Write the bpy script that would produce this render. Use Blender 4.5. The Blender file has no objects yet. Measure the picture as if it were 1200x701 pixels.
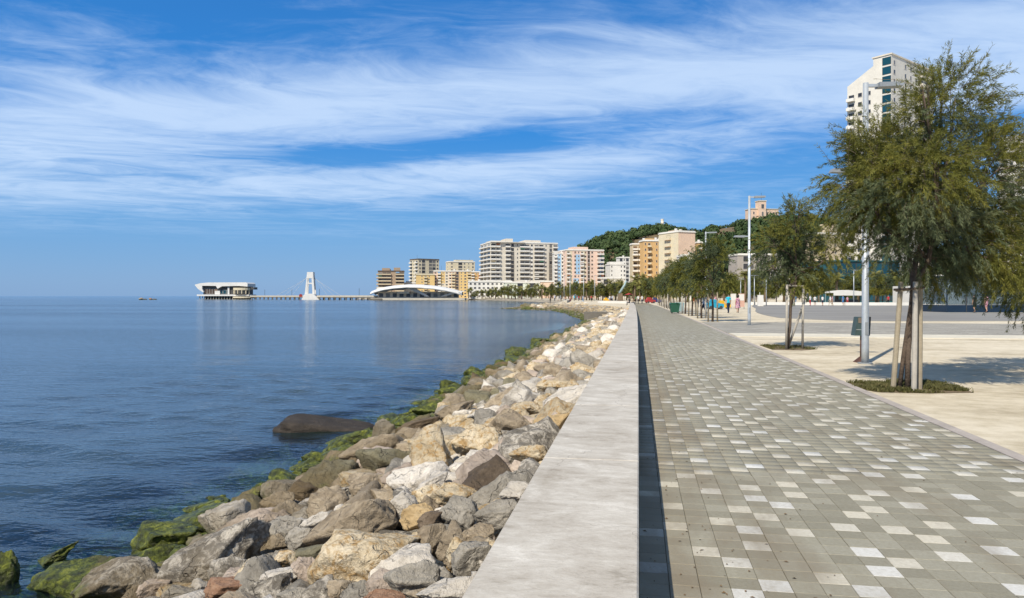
import bpy, bmesh, math, random
import numpy as np
from mathutils import Vector, Matrix, noise as mnoise

# ---------------------------------------------------------------- frame of reference
# x: across the promenade (wall face at 0), y: along it, z: up (paving at 0). Eye 1.6 m above the paving.
YAW = math.radians(9.75)
F = 867.0
EYE = 1.6
HOR = 347.0
CA, SA = math.cos(YAW), math.sin(YAW)
SEA_Z = -1.2
R = random.Random(11)
NR = np.random.RandomState(5)

def P(px, D, z=0.0):
    lat = (px - 600.0) / F * D
    return Vector((lat * CA - D * SA, lat * SA + D * CA, z))
def Zat(py, D):
    return EYE + (HOR - py) / F * D
def bend(y):
    return -6e-5 * y * y if y > 0 else 0.0

sc = bpy.context.scene
col = sc.collection

# ---------------------------------------------------------------- camera
cam_d = bpy.data.cameras.new('camera')
cam = bpy.data.objects.new('camera', cam_d)
col.objects.link(cam)
cam.location = (0, 0, EYE)
cam.rotation_euler = (math.radians(90) - math.atan(3.5 / F), 0, YAW)
cam_d.sensor_width = 36.0
cam_d.lens = F / 1200.0 * 36.0
cam_d.clip_start = 0.1
cam_d.clip_end = 60000
sc.camera = cam

# ---------------------------------------------------------------- sun and sky
SUN_EL = math.radians(46)
SUN_AZ = math.radians(203)          # clockwise from +y
sun_d = bpy.data.lights.new('sun', 'SUN')
sun_d.energy = 5.0
sun_d.angle = math.radians(0.53)
sun_d.color = (1.0, 0.92, 0.79)
sun = bpy.data.objects.new('sun', sun_d)
col.objects.link(sun)
to_sun = Vector((math.sin(SUN_AZ) * math.cos(SUN_EL), math.cos(SUN_AZ) * math.cos(SUN_EL), math.sin(SUN_EL)))
sun.rotation_euler = (-to_sun).to_track_quat('-Z', 'Y').to_euler()
sun.location = (-40, -60, 80)

sc.view_settings.view_transform = 'Standard'
sc.view_settings.look = 'None'
sc.view_settings.gamma = 1.0
sc.view_settings.exposure = 0.22
sc.view_settings.use_curve_mapping = False

class NT:
    """small helper to wire nodes"""
    def __init__(s, tree):
        s.t = tree; s.n = tree.nodes; s.l = tree.links
    def add(s, typ, **kw):
        nd = s.n.new(typ)
        for k, v in kw.items():
            setattr(nd, k, v)
        return nd
    def _in(s, nd, i, v):
        if v is None: return
        if isinstance(v, bpy.types.NodeSocket): s.l.new(v, nd.inputs[i])
        else: nd.inputs[i].default_value = v
    def math(s, op, a, b=None, c=None, clamp=False):
        nd = s.add('ShaderNodeMath', operation=op); nd.use_clamp = clamp
        s._in(nd, 0, a); s._in(nd, 1, b); s._in(nd, 2, c)
        return nd.outputs[0]
    def vmath(s, op, a, b=None):
        nd = s.add('ShaderNodeVectorMath', operation=op)
        s._in(nd, 0, a); s._in(nd, 1, b)
        return nd.outputs[1] if op in ('DOT_PRODUCT', 'LENGTH') else nd.outputs[0]
    def comb(s, x, y, z):
        nd = s.add('ShaderNodeCombineXYZ'); s._in(nd, 0, x); s._in(nd, 1, y); s._in(nd, 2, z)
        return nd.outputs[0]
    def sep(s, v):
        nd = s.add('ShaderNodeSeparateXYZ'); s._in(nd, 0, v); return nd.outputs
    def noise(s, vec, scale, detail=4.0, rough=0.55, dist=0.0, out=0):
        nd = s.add('ShaderNodeTexNoise'); s._in(nd, 'Vector', vec)
        nd.inputs['Scale'].default_value = scale; nd.inputs['Detail'].default_value = detail
        nd.inputs['Roughness'].default_value = rough; nd.inputs['Distortion'].default_value = dist
        return nd.outputs[out]
    def voro(s, vec, scale, feature='F1', out=0, rnd=1.0):
        nd = s.add('ShaderNodeTexVoronoi', feature=feature); s._in(nd, 'Vector', vec)
        nd.inputs['Scale'].default_value = scale; nd.inputs['Randomness'].default_value = rnd
        return nd.outputs[out]
    def ramp(s, fac, stops):
        nd = s.add('ShaderNodeValToRGB'); s._in(nd, 0, fac)
        el = nd.color_ramp.elements
        while len(el) < len(stops): el.new(0.5)
        for e, (p, c) in zip(el, stops):
            e.position = p; e.color = (c[0], c[1], c[2], 1) if hasattr(c, '__len__') else (c, c, c, 1)
        return nd.outputs[0]
    def rng(s, v, a, b, c=0.0, d=1.0, smooth=False):
        nd = s.add('ShaderNodeMapRange'); nd.clamp = True
        if smooth: nd.interpolation_type = 'SMOOTHSTEP'
        s._in(nd, 0, v)
        for i, q in zip((1, 2, 3, 4), (a, b, c, d)): s._in(nd, i, q)
        return nd.outputs[0]
    def mix(s, fac, a, b, blend='MIX'):
        nd = s.add('ShaderNodeMix', data_type='RGBA', blend_type=blend)
        fi, ai, bi = nd.inputs[0], nd.inputs[6], nd.inputs[7]
        for sock, v in ((fi, fac), (ai, a), (bi, b)):
            if isinstance(v, bpy.types.NodeSocket): s.l.new(v, sock)
            elif sock is fi: sock.default_value = v
            else: sock.default_value = (v[0], v[1], v[2], 1) if hasattr(v, '__len__') else (v, v, v, 1)
        return nd.outputs[2]
    def bump(s, h, dist=0.02, strength=1.0, normal=None):
        nd = s.add('ShaderNodeBump'); s._in(nd, 'Height', h)
        nd.inputs['Distance'].default_value = dist; nd.inputs['Strength'].default_value = strength
        if normal is not None: s.l.new(normal, nd.inputs['Normal'])
        return nd.outputs[0]
    def mapping(s, vec, loc=(0, 0, 0), rot=(0, 0, 0), scale=(1, 1, 1)):
        nd = s.add('ShaderNodeMapping'); s._in(nd, 0, vec)
        nd.inputs[1].default_value = loc; nd.inputs[2].default_value = rot; nd.inputs[3].default_value = scale
        return nd.outputs[0]

world = bpy.data.worlds.new('World')
sc.world = world
world.use_nodes = True
W = NT(world.node_tree)
W.n.clear()
wo = W.add('ShaderNodeOutputWorld')
bg = W.add('ShaderNodeBackground')
bg.inputs[1].default_value = 0.10
W.l.new(bg.outputs[0], wo.inputs[0])
sky = W.add('ShaderNodeTexSky', sky_type='NISHITA')
sky.sun_disc = False
sky.sun_elevation = SUN_EL
sky.sun_rotation = SUN_AZ
sky.altitude = 5
sky.air_density = 1.0
sky.dust_density = 0.45
sky.ozone_density = 2.6
hs = W.add('ShaderNodeHueSaturation')
hs.inputs['Hue'].default_value = 0.495
hs.inputs['Saturation'].default_value = 1.22
hs.inputs['Value'].default_value = 0.82
W.l.new(sky.outputs[0], hs.inputs['Color'])
# high cirrus deck: texture lives on a flat layer above the ground, so it converges toward the horizon
geo = W.add('ShaderNodeTexCoord')
dx, dy, dz = W.sep(geo.outputs['Generated'])
dzc = W.math('MAXIMUM', dz, 0.015)
hx = W.math('DIVIDE', dx, dzc)
hy = W.math('DIVIDE', dy, dzc)
plane = W.comb(hx, hy, 0.0)
CIRRUS_ROT = math.radians(-22)
pr = W.mapping(plane, rot=(0, 0, CIRRUS_ROT))
warp = W.noise(W.mapping(pr, scale=(0.35, 0.5, 1)), 1.0, 3.0, 0.5, out=1)
wv = W.vmath('SUBTRACT', warp, (0.5, 0.5, 0.5))
wv = W.vmath('MULTIPLY', wv, (2.2, 1.7, 0.0))
pw = W.vmath('ADD', pr, wv)
fibre = W.noise(W.mapping(pw, scale=(0.58, 0.86, 1)), 1.15, 8.0, 0.62, 0.7)
fine = W.noise(W.mapping(pw, loc=(3.1, 7.7, 0), scale=(1.0, 1.5, 1)), 2.6, 7.0, 0.64, 0.7)
broad = W.noise(W.mapping(pr, loc=(11.3, 2.4, 0), scale=(0.12, 0.3, 1)), 1.0, 2.0, 0.5)
# cloud banks of the deck, by height above the horizon (slope) and azimuth, plus an added veil overhead
hlen = W.math('SQRT', W.math('ADD', W.math('MULTIPLY', dx, dx), W.math('MULTIPLY', dy, dy)))
slope = W.math('DIVIDE', dz, W.math('MAXIMUM', hlen, 0.001))
az = W.math('DIVIDE', dx, W.math('MAXIMUM', hlen, 0.001))       # sine of azimuth from +y
def bank(c0, t1, t2, width, amp, az0=None, azw=1.0):
    d = W.math('ADD', az, 0.17)
    c = W.math('ADD', c0, W.math('ADD', W.math('MULTIPLY', d, t1), W.math('MULTIPLY', W.math('MULTIPLY', d, d), t2)))
    q = W.math('DIVIDE', W.math('SUBTRACT', slope, c), width)
    e = W.math('MULTIPLY', q, q)
    if az0 is not None:
        p = W.math('DIVIDE', W.math('SUBTRACT', az, az0), azw)
        e = W.math('ADD', e, W.math('MULTIPLY', p, p))
    return W.math('MULTIPLY', W.math('EXPONENT', W.math('MULTIPLY', e, -1.0)), amp)
banks = bank(0.280, 0.11, -0.13, 0.060, 0.36)
for args in ((0.170, 0.12, 0.0, 0.034, 0.25), (0.95, 0.0, 0.0, 0.45, 0.26), (0.208, 0.10, 0.0, 0.018, -0.34, -0.25, 0.26), (0.36, 0.0, 0.0, 0.05, -0.12, -0.55, 0.3), (0.19, 0.0, 0.0, 0.05, -0.2, 0.17, 0.11), (0.092, 0.02, 0.0, 0.008, 0.10)):  # bank near the zenith: unseen veil added to make the fill light less blue
    banks = W.math('ADD', banks, bank(*args))
dens = W.math('ADD', W.math('MULTIPLY', fibre, 0.74), W.math('MULTIPLY', fine, 0.45))
dens = W.math('ADD', dens, W.math('MULTIPLY', broad, 0.5))
dens = W.math('ADD', dens, banks)
cl = W.rng(dens, 0.78, 1.36, 0.0, 1.0, True)
low = W.rng(slope, 0.05, 0.14, 0.0, 1.0, True)
cl = W.math('MULTIPLY', W.math('MULTIPLY', cl, low), 0.80)
grad = W.ramp(W.math('MAXIMUM', slope, 0.0), [(0.0, (0.17, 0.345, 0.63)), (0.10, (0.105, 0.325, 0.68)), (0.22, (0.02, 0.225, 0.66)), (0.45, (0.025, 0.17, 0.53)), (0.70, (0.08, 0.19, 0.43)), (1.0, (0.115, 0.205, 0.39))])  # stops above the view are greyed so the sky fills shadows less blue
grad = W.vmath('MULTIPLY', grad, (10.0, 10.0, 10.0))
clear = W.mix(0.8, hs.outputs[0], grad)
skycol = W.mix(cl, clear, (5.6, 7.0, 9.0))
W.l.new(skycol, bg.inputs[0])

sc.cycles.use_denoising = True
try:
    sc.cycles.denoiser = 'OPENIMAGEDENOISE'
except Exception:
    pass
sc.cycles.max_bounces = 6
sc.cycles.transparent_max_bounces = 8
sc.cycles.caustics_reflective = False
sc.cycles.caustics_refractive = False
sc.cycles.sample_clamp_indirect = 6.0

# ---------------------------------------------------------------- mesh helpers
class MB:
    def __init__(s): s.v = []; s.f = []; s.m = []
    def quad(s, a, b, c, d, m=0):
        i = len(s.v); s.v += [tuple(a), tuple(b), tuple(c), tuple(d)]; s.f.append((i, i + 1, i + 2, i + 3)); s.m.append(m)
    def tri(s, a, b, c, m=0):
        i = len(s.v); s.v += [tuple(a), tuple(b), tuple(c)]; s.f.append((i, i + 1, i + 2)); s.m.append(m)
    def box(s, x0, x1, y0, y1, z0, z1, m=0):
        i = len(s.v)
        s.v += [(x0, y0, z0), (x1, y0, z0), (x1, y1, z0), (x0, y1, z0), (x0, y0, z1), (x1, y0, z1), (x1, y1, z1), (x0, y1, z1)]
        for q in ((3, 2, 1, 0), (4, 5, 6, 7), (0, 1, 5, 4), (1, 2, 6, 5), (2, 3, 7, 6), (3, 0, 4, 7)):
            s.f.append(tuple(i + k for k in q)); s.m.append(m)
        return s
    def prism(s, poly, y0, y1, m=0):
        """poly in (x, z), pushed from y0 to y1"""
        n = len(poly); i = len(s.v)
        s.v += [(x, y0, z) for x, z in poly] + [(x, y1, z) for x, z in poly]
        s.f.append(tuple(i + k for k in range(n))); s.m.append(m)
        s.f.append(tuple(i + n + k for k in reversed(range(n)))); s.m.append(m)
        for k in range(n):
            j = (k + 1) % n
            s.f.append((i + k, i + n + k, i + n + j, i + j)); s.m.append(m)
        return s
    def slab(s, poly, z0, z1, m=0):
        """poly in (x, y), pushed from z0 up to z1"""
        n = len(poly); i = len(s.v)
        s.v += [(x, y, z0) for x, y in poly] + [(x, y, z1) for x, y in poly]
        s.f.append(tuple(i + k for k in reversed(range(n)))); s.m.append(m)
        s.f.append(tuple(i + n + k for k in range(n))); s.m.append(m)
        for k in range(n):
            j = (k + 1) % n
            s.f.append((i + k, i + j, i + n + j, i + n + k)); s.m.append(m)
        return s
    def tube(s, pts, rad, n=8, m=0, caps=True):
        pts = [Vector(p) for p in pts]
        if not hasattr(rad, '__len__'): rad = [rad] * len(pts)
        base = len(s.v); ref = None
        for k, p in enumerate(pts):
            t = (pts[min(k + 1, len(pts) - 1)] - pts[max(k - 1, 0)])
            if t.length < 1e-9: t = Vector((0, 0, 1))
            t.normalize()
            if ref is None: ref = Vector((1, 0, 0)) if abs(t.x) < 0.8 else Vector((0, 1, 0))
            a = (ref - t * ref.dot(t)).normalized(); ref = a
            b = t.cross(a)
            for q in range(n):
                an = 2 * math.pi * q / n
                s.v.append(tuple(p + (a * math.cos(an) + b * math.sin(an)) * rad[k]))
        for k in range(len(pts) - 1):
            for q in range(n):
                q2 = (q + 1) % n
                s.f.append((base + k * n + q, base + k * n + q2, base + (k + 1) * n + q2, base + (k + 1) * n + q)); s.m.append(m)
        if caps:
            s.f.append(tuple(base + q for q in reversed(range(n)))); s.m.append(m)
            e = base + (len(pts) - 1) * n
            s.f.append(tuple(e + q for q in range(n))); s.m.append(m)
        return s
    def mesh(s, name, mats, smooth=False):
        me = bpy.data.meshes.new(name)
        me.from_pydata(s.v, [], s.f)
        for mt in (mats if isinstance(mats, (list, tuple)) else [mats]): me.materials.append(mt)
        me.polygons.foreach_set('material_index', s.m)
        if smooth: me.polygons.foreach_set('use_smooth', [True] * len(s.f))
        me.update()
        return me
    def build(s, name, mats, parent=None, smooth=False):
        return link(name, s.mesh(name, mats, smooth), parent)

def link(name, data, parent=None, loc=None, rot=None, scale=None):
    o = bpy.data.objects.new(name, data); col.objects.link(o)
    if parent is not None: o.parent = parent
    if loc is not None: o.location = loc
    if rot is not None: o.rotation_euler = rot
    if scale is not None: o.scale = scale
    return o
def tag(o, label=None, cat=None, group=None, kind=None):
    if label: o['label'] = label
    if cat: o['category'] = cat
    if group: o['group'] = group
    if kind: o['kind'] = kind
    return o
def empty(name, loc=(0, 0, 0), rz=0.0):
    o = bpy.data.objects.new(name, None); col.objects.link(o)
    o.location = loc; o.rotation_euler = (0, 0, rz); o.empty_display_size = 0.2
    return o
def np_mesh(name, V, Fq, mats, smooth=False, midx=None):
    me = bpy.data.meshes.new(name)
    V = np.asarray(V, dtype=np.float32); Fq = np.asarray(Fq, dtype=np.int32)
    k = Fq.shape[1]
    me.vertices.add(len(V)); me.vertices.foreach_set('co', V.ravel())
    me.loops.add(Fq.size); me.loops.foreach_set('vertex_index', Fq.ravel())
    me.polygons.add(len(Fq))
    me.polygons.foreach_set('loop_start', np.arange(0, Fq.size, k, dtype=np.int32))
    if midx is not None: me.polygons.foreach_set('material_index', np.asarray(midx, dtype=np.int32))
    if smooth: me.polygons.foreach_set('use_smooth', np.ones(len(Fq), dtype=bool))
    for mt in (mats if isinstance(mats, (list, tuple)) else [mats]): me.materials.append(mt)
    me.update(calc_edges=True)
    return me
def face_attr(me, name, vals):
    at = me.attributes.new(name, 'FLOAT', 'FACE')
    at.data.foreach_set('value', np.asarray(vals, dtype=np.float32))

# ---------------------------------------------------------------- materials
MATS = {}
def new_mat(name):
    m = bpy.data.materials.new(name); m.use_nodes = True
    t = NT(m.node_tree); t.n.clear()
    out = t.add('ShaderNodeOutputMaterial'); b = t.add('ShaderNodeBsdfPrincipled')
    t.l.new(b.outputs[0], out.inputs[0])
    b.inputs['Specular IOR Level'].default_value = 0.35
    MATS[name] = m
    return m, t, b, out
def plain(name, c, rough=0.7, var=0.12, scale=3.0, metal=0.0, bumpd=0.0, bscale=20.0, coords='obj', spec=None):
    """painted / cast surface: base colour with uneven soiling and a little relief"""
    if name in MATS: return MATS[name]
    m, t, b, out = new_mat(name)
    if coords == 'obj': vec = t.add('ShaderNodeTexCoord').outputs['Object']
    else: vec = t.add('ShaderNodeNewGeometry').outputs['Position']
    n1 = t.noise(vec, scale, 5.0, 0.6); n2 = t.noise(vec, scale * 7.3, 4.0, 0.6)
    v = t.math('ADD', t.math('MULTIPLY', n1, 0.65), t.math('MULTIPLY', n2, 0.35))
    lo = [max(0, x * (1 - var * 1.8)) for x in c]; hi = [min(1, x * (1 + var * 1.5)) for x in c]
    t.l.new(t.ramp(v, [(0.3, lo), (0.7, hi)]), b.inputs['Base Color'])
    b.inputs['Roughness'].default_value = rough; b.inputs['Metallic'].default_value = metal
    if spec is not None: b.inputs['Specular IOR Level'].default_value = spec
    if bumpd > 0:
        t.l.new(t.bump(t.noise(vec, bscale, 4.0, 0.6), bumpd, 1.0), b.inputs['Normal'])
    return m

# concrete wall top: pale, streaked across the wall
m, t, b, out = new_mat('wall_concrete')
pos = t.add('ShaderNodeNewGeometry').outputs['Position']
st = t.noise(t.mapping(pos, scale=(0.9, 1.7, 1.0)), 3.0, 9.0, 0.72, 0.7)
bl = t.noise(pos, 1.3, 4.0, 0.6); gr = t.noise(pos, 60.0, 3.0, 0.7)
st2 = t.noise(t.mapping(pos, loc=(4, 9, 1), scale=(1.8, 4.0, 1.0)), 6.0, 6.0, 0.75, 0.9)
v = t.math('ADD', t.math('MULTIPLY', st, 0.5), t.math('MULTIPLY', bl, 0.22))
v = t.math('ADD', v, t.math('MULTIPLY', st2, 0.28))
c = t.ramp(v, [(0.37, (0.25, 0.22, 0.175)), (0.455, (0.40, 0.362, 0.305)), (0.53, (0.475, 0.44, 0.38)), (0.64, (0.62, 0.585, 0.52))])
c = t.mix(t.rng(gr, 0.56, 0.72, 0.0, 0.4), c, (0.24, 0.21, 0.17))
stain = t.noise(t.mapping(pos, loc=(2, 5, 0), scale=(1.0, 0.7, 1)), 1.1, 5.0, 0.7, 0.8)
c = t.mix(t.rng(stain, 0.56, 0.72, 0.0, 0.55), c, (0.25, 0.21, 0.155))
hair = t.voro(t.vmath('ADD', pos, t.vmath('MULTIPLY', t.noise(pos, 2.5, 4.0, 0.6, out=1), (0.5, 0.5, 0.0))), 0.8, 'DISTANCE_TO_EDGE')
c = t.mix(t.math('MULTIPLY', t.rng(hair, 0.0, 0.004, 0.55, 0.0), t.rng(bl, 0.45, 0.55)), c, (0.12, 0.10, 0.08))
spots = t.voro(pos, 9.0)
spm = t.math('MULTIPLY', t.rng(spots, 0.05, 0.12, 1.0, 0.0), t.rng(t.noise(pos, 2.1, 2.0), 0.55, 0.62, 0.0, 0.6))
c = t.mix(spm, c, (0.16, 0.14, 0.11))
t.l.new(c, b.inputs['Base Color']); b.inputs['Roughness'].default_value = 0.8
hh = t.math('ADD', t.math('MULTIPLY', st2, 0.6), t.math('MULTIPLY', gr, 0.3))
t.l.new(t.bump(hh, 0.006, 0.7), b.inputs['Normal'])

# paving tiles: tone attribute 0 = olive grey, 1 = white; soiled by position
m, t, b, out = new_mat('paving_tile')
pos = t.add('ShaderNodeNewGeometry').outputs['Position']
at = t.add('ShaderNodeAttribute', attribute_name='tone').outputs['Fac']
at2 = t.add('ShaderNodeAttribute', attribute_name='hue').outputs['Fac']
grey = t.mix(at2, (0.230, 0.214, 0.160), (0.300, 0.281, 0.214))
white = t.mix(at2, (0.56, 0.52, 0.42), (0.60, 0.60, 0.58))
tile = t.mix(at, grey, white)
g1 = t.noise(pos, 38.0, 4.0, 0.7); g2 = t.noise(pos, 170.0, 2.0, 0.6)
tile = t.mix(t.rng(g1, 0.38, 0.68, 0.0, 0.3), tile, (0.45, 0.40, 0.3), 'MULTIPLY')
x_, y_, z_ = t.sep(pos)
dirt = t.noise(t.mapping(pos, scale=(1.5, 0.6, 1)), 1.1, 6.0, 0.65, 0.3)
near_wall = t.rng(x_, 0.25, 1.1, 0.15, 0.0)
dm = t.rng(t.math('ADD', dirt, near_wall), 0.50, 0.74, 0.0, 0.75)
dcol = t.mix(g1, (0.125, 0.100, 0.065), (0.25, 0.205, 0.14))
tile = t.mix(dm, tile, dcol)
worn = t.noise(pos, 9.0, 5.0, 0.7)
tile = t.mix(t.math('MULTIPLY', t.rng(worn, 0.55, 0.7, 0.0, 0.5), at), tile, (0.30, 0.27, 0.21))
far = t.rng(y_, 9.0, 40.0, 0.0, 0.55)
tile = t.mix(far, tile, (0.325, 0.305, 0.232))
t.l.new(tile, b.inputs['Base Color']); b.inputs['Roughness'].default_value = 0.72
t.l.new(t.bump(t.math('ADD', g1, t.math('MULTIPLY', g2, 0.4)), 0.004, 0.8), b.inputs['Normal'])

plain('joint_sand', (0.235, 0.205, 0.14), 0.95, 0.25, 6.0, coords='pos', bumpd=0.004, bscale=90)
plain('kerb_stone', (0.36, 0.32, 0.285), 0.85, 0.14, 3.0, coords='pos', bumpd=0.003, bscale=60)
plain('pale_kerb', (0.58, 0.535, 0.43), 0.85, 0.12, 1.2, coords='pos', bumpd=0.004, bscale=30)

# sand / decomposed stone ground
m, t, b, out = new_mat('sand')
pos = t.add('ShaderNodeNewGeometry').outputs['Position']
n1 = t.noise(t.mapping(pos, scale=(0.6, 1.6, 1)), 0.35, 6.0, 0.62); n2 = t.noise(pos, 3.0, 5.0, 0.65); n3 = t.noise(pos, 75.0, 3.0, 0.7)
v = t.math('ADD', t.math('MULTIPLY', n1, 0.5), t.math('MULTIPLY', n2, 0.35)); v = t.math('ADD', v, t.math('MULTIPLY', n3, 0.15))
c = t.ramp(v, [(0.40, (0.385, 0.325, 0.225)), (0.49, (0.525, 0.455, 0.33)), (0.58, (0.63, 0.56, 0.43))])
peb = t.rng(t.voro(pos, 28.0), 0.08, 0.2, 0.5, 0.0)
c = t.mix(t.math('MULTIPLY', peb, t.rng(t.noise(pos, 5.0, 2.0), 0.5, 0.62)), c, (0.24, 0.20, 0.14))
t.l.new(c, b.inputs['Base Color']); b.inputs['Roughness'].default_value = 0.95
t.l.new(t.bump(t.math('ADD', n3, t.math('MULTIPLY', n2, 0.8)), 0.012, 0.8), b.inputs['Normal'])

# grey block paving of the plaza band: small blocks seen edge-on
m, t, b, out = new_mat('plaza_blocks')
pos = t.add('ShaderNodeNewGeometry').outputs['Position']
br = t.add('ShaderNodeTexBrick'); t.l.new(t.mapping(pos, rot=(0, 0, 0.6)), br.inputs['Vector'])
br.inputs['Scale'].default_value = 1.0; br.inputs['Brick Width'].default_value = 0.9; br.inputs['Row Height'].default_value = 0.45
br.inputs['Mortar Size'].default_value = 0.02
br.inputs['Color1'].default_value = (0.23, 0.215, 0.18, 1); br.inputs['Color2'].default_value = (0.38, 0.355, 0.30, 1); br.inputs['Mortar'].default_value = (0.16, 0.15, 0.13, 1)
n1 = t.noise(t.mapping(pos, scale=(1, 0.5, 1)), 0.9, 5.0, 0.65)
c = t.mix(t.rng(n1, 0.35, 0.65, 0.0, 0.6), br.outputs[0], (0.29, 0.27, 0.23))
t.l.new(c, b.inputs['Base Color']); b.inputs['Roughness'].default_value = 0.85
m, t, b, out = new_mat('plaza_dark')
pos = t.add('ShaderNodeNewGeometry').outputs['Position']
n1 = t.noise(t.mapping(pos, scale=(0.3, 1, 1)), 0.25, 5.0, 0.6)
c = t.ramp(n1, [(0.35, (0.19, 0.18, 0.165)), (0.65, (0.265, 0.255, 0.23))])
t.l.new(c, b.inputs['Base Color']); b.inputs['Roughness'].default_value = 0.8

# sea
m, t, b, out = new_mat('sea_water')
t.n.remove(b)
pos = t.add('ShaderNodeNewGeometry').outputs['Position']
x_, y_, z_ = t.sep(pos)
WR = -YAW
a1 = t.noise(t.mapping(pos, rot=(0, 0, WR), scale=(0.45, 1.0, 1)), 0.55, 3.0, 0.55)
a2 = t.noise(t.mapping(pos, loc=(5, 3, 0), rot=(0, 0, WR + 0.25), scale=(0.5, 1.0, 1)), 2.0, 4.0, 0.6, 0.2)
a3 = t.noise(t.mapping(pos, loc=(1, 8, 0), rot=(0, 0, WR - 0.2), scale=(0.6, 1.0, 1)), 7.0, 3.0, 0.55, 0.2)
patch = t.noise(t.mapping(pos, rot=(0, 0, WR), scale=(0.25, 1.0, 1)), 0.035, 3.0, 0.5)     # calm slicks and ruffled patches
ruf = t.rng(patch, 0.40, 0.62, 0.55, 1.0)
h = t.math('ADD', t.math('MULTIPLY', a1, 0.03), t.math('MULTIPLY', a2, 0.10))
h = t.math('ADD', h, t.math('MULTIPLY', a3, 0.046))
h = t.math('MULTIPLY', h, ruf)
nrm = t.bump(h, 1.0, 0.95)
fr = t.add('ShaderNodeFresnel'); fr.inputs['IOR'].default_value = 1.333; t.l.new(nrm, fr.inputs['Normal'])
gl = t.add('ShaderNodeBsdfGlossy'); gl.inputs['Roughness'].default_value = 0.10; gl.inputs['Color'].default_value = (0.84, 0.89, 0.95, 1); t.l.new(nrm, gl.inputs['Normal'])
df = t.add('ShaderNodeBsdfDiffuse'); t.l.new(nrm, df.inputs['Normal'])
tp = t.add('ShaderNodeBsdfTransparent'); tp.inputs['Color'].default_value = (0.50, 0.70, 0.60, 1)
body = t.mix(t.rng(t.noise(t.mapping(pos, scale=(0.5, 1, 1)), 0.05, 3.0), 0.35, 0.7), (0.030, 0.052, 0.068), (0.042, 0.068, 0.086))
t.l.new(body, df.inputs['Color'])
sh = t.rng(x_, -9.6, -6.2, 0.0, 0.9, True)
mx = t.add('ShaderNodeMixShader'); t.l.new(sh, mx.inputs[0]); t.l.new(df.outputs[0], mx.inputs[1]); t.l.new(tp.outputs[0], mx.inputs[2])
m2 = t.add('ShaderNodeMixShader'); t.l.new(fr.outputs[0], m2.inputs[0]); t.l.new(mx.outputs[0], m2.inputs[1]); t.l.new(gl.outputs[0], m2.inputs[2])
t.l.new(m2.outputs[0], out.inputs[0])

# armour stone, one material per stone colour; algae grows where the stone is wetted by the sea
def stone(name, lo, mid, hi, speck=None, speck_amt=0.0, moss=True, moss_z=-0.70):
    m, t, b, out = new_mat('stone_' + name)
    tc = t.add('ShaderNodeTexCoord').outputs['Object']
    oi = t.add('ShaderNodeObjectInfo')
    off = t.vmath('ADD', tc, t.comb(t.math('MULTIPLY', oi.outputs['Random'], 37.0), t.math('MULTIPLY', oi.outputs['Random'], 91.0), 0.0))
    pos = t.add('ShaderNodeNewGeometry').outputs['Position']
    pw = pos
    n1 = t.noise(pw, 3.2, 7.0, 0.68, 0.4); n2 = t.noise(off, 2.2, 3.0, 0.6); n3 = t.noise(pw, 32.0, 5.0, 0.72)
    v = t.math('ADD', t.math('MULTIPLY', n1, 0.5), t.math('MULTIPLY', n2, 0.28)); v = t.math('ADD', v, t.math('MULTIPLY', n3, 0.22))
    c = t.ramp(v, [(0.33, lo), (0.5, mid), (0.66, hi)])
    rv = t.rng(oi.outputs['Random'], 0, 1, 0.78, 1.18)
    c = t.mix(1.0, c, t.comb(rv, rv, rv), 'MULTIPLY')
    if speck is not None:
        sp = t.noise(pw, 11.0, 6.0, 0.75, 0.6)
        c = t.mix(t.rng(sp, 0.52 - speck_amt * 0.1, 0.60, 0.0, 0.9), c, speck)
    crack = t.voro(t.vmath('ADD', pw, t.vmath('MULTIPLY', t.noise(pw, 3.0, 4.0, 0.6, out=1), (0.35, 0.35, 0.35))), 3.4, 'DISTANCE_TO_EDGE')
    ck = t.rng(crack, 0.0, 0.022, 0.5, 0.0)
    ck = t.math('MULTIPLY', ck, t.rng(n2, 0.42, 0.6))
    c = t.mix(ck, c, (0.06, 0.045, 0.03))
    pit = t.rng(n3, 0.30, 0.42, 0.4, 0.0)
    c = t.mix(pit, c, (0.10, 0.08, 0.055))
    x_, y_, z_ = t.sep(pos)
    if moss:
        zz = t.math('ADD', z_, t.math('MULTIPLY', t.math('SUBTRACT', t.noise(pos, 1.7, 4.0, 0.6), 0.5), 0.9))
        tan = t.rng(zz, moss_z, moss_z + 0.30, 0.62, 0.0)
        c = t.mix(tan, c, (0.13, 0.092, 0.038))
        gz = t.rng(zz, moss_z - 0.24, moss_z - 0.06, 0.95, 0.0)
        gc = t.ramp(t.noise(pos, 9.0, 6.0, 0.75, 0.5), [(0.33, (0.010, 0.013, 0.005)), (0.46, (0.040, 0.052, 0.008)), (0.55, (0.095, 0.115, 0.012)), (0.66, (0.23, 0.24, 0.03))])
        c = t.mix(gz, c, gc)
        wet = t.rng(zz, moss_z - 0.35, moss_z, 0.42, 0.85)
        t.l.new(wet, b.inputs['Roughness'])
    else:
        b.inputs['Roughness'].default_value = 0.85
    t.l.new(c, b.inputs['Base Color'])
    hgt = t.math('ADD', t.math('MULTIPLY', n1, 0.9), t.math('MULTIPLY', n3, 0.28))
    hgt = t.math('SUBTRACT', hgt, t.math('MULTIPLY', ck, 0.35))
    t.l.new(t.bump(hgt, 0.10, 0.95), b.inputs['Normal'])
    return m
stone('cream', (0.26, 0.195, 0.11), (0.52, 0.43, 0.29), (0.68, 0.59, 0.44), (0.36, 0.22, 0.08), 0.3)
stone('white', (0.34, 0.30, 0.245), (0.58, 0.53, 0.455), (0.72, 0.67, 0.59))
stone('grey', (0.15, 0.135, 0.108), (0.30, 0.272, 0.225), (0.45, 0.41, 0.345))
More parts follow.
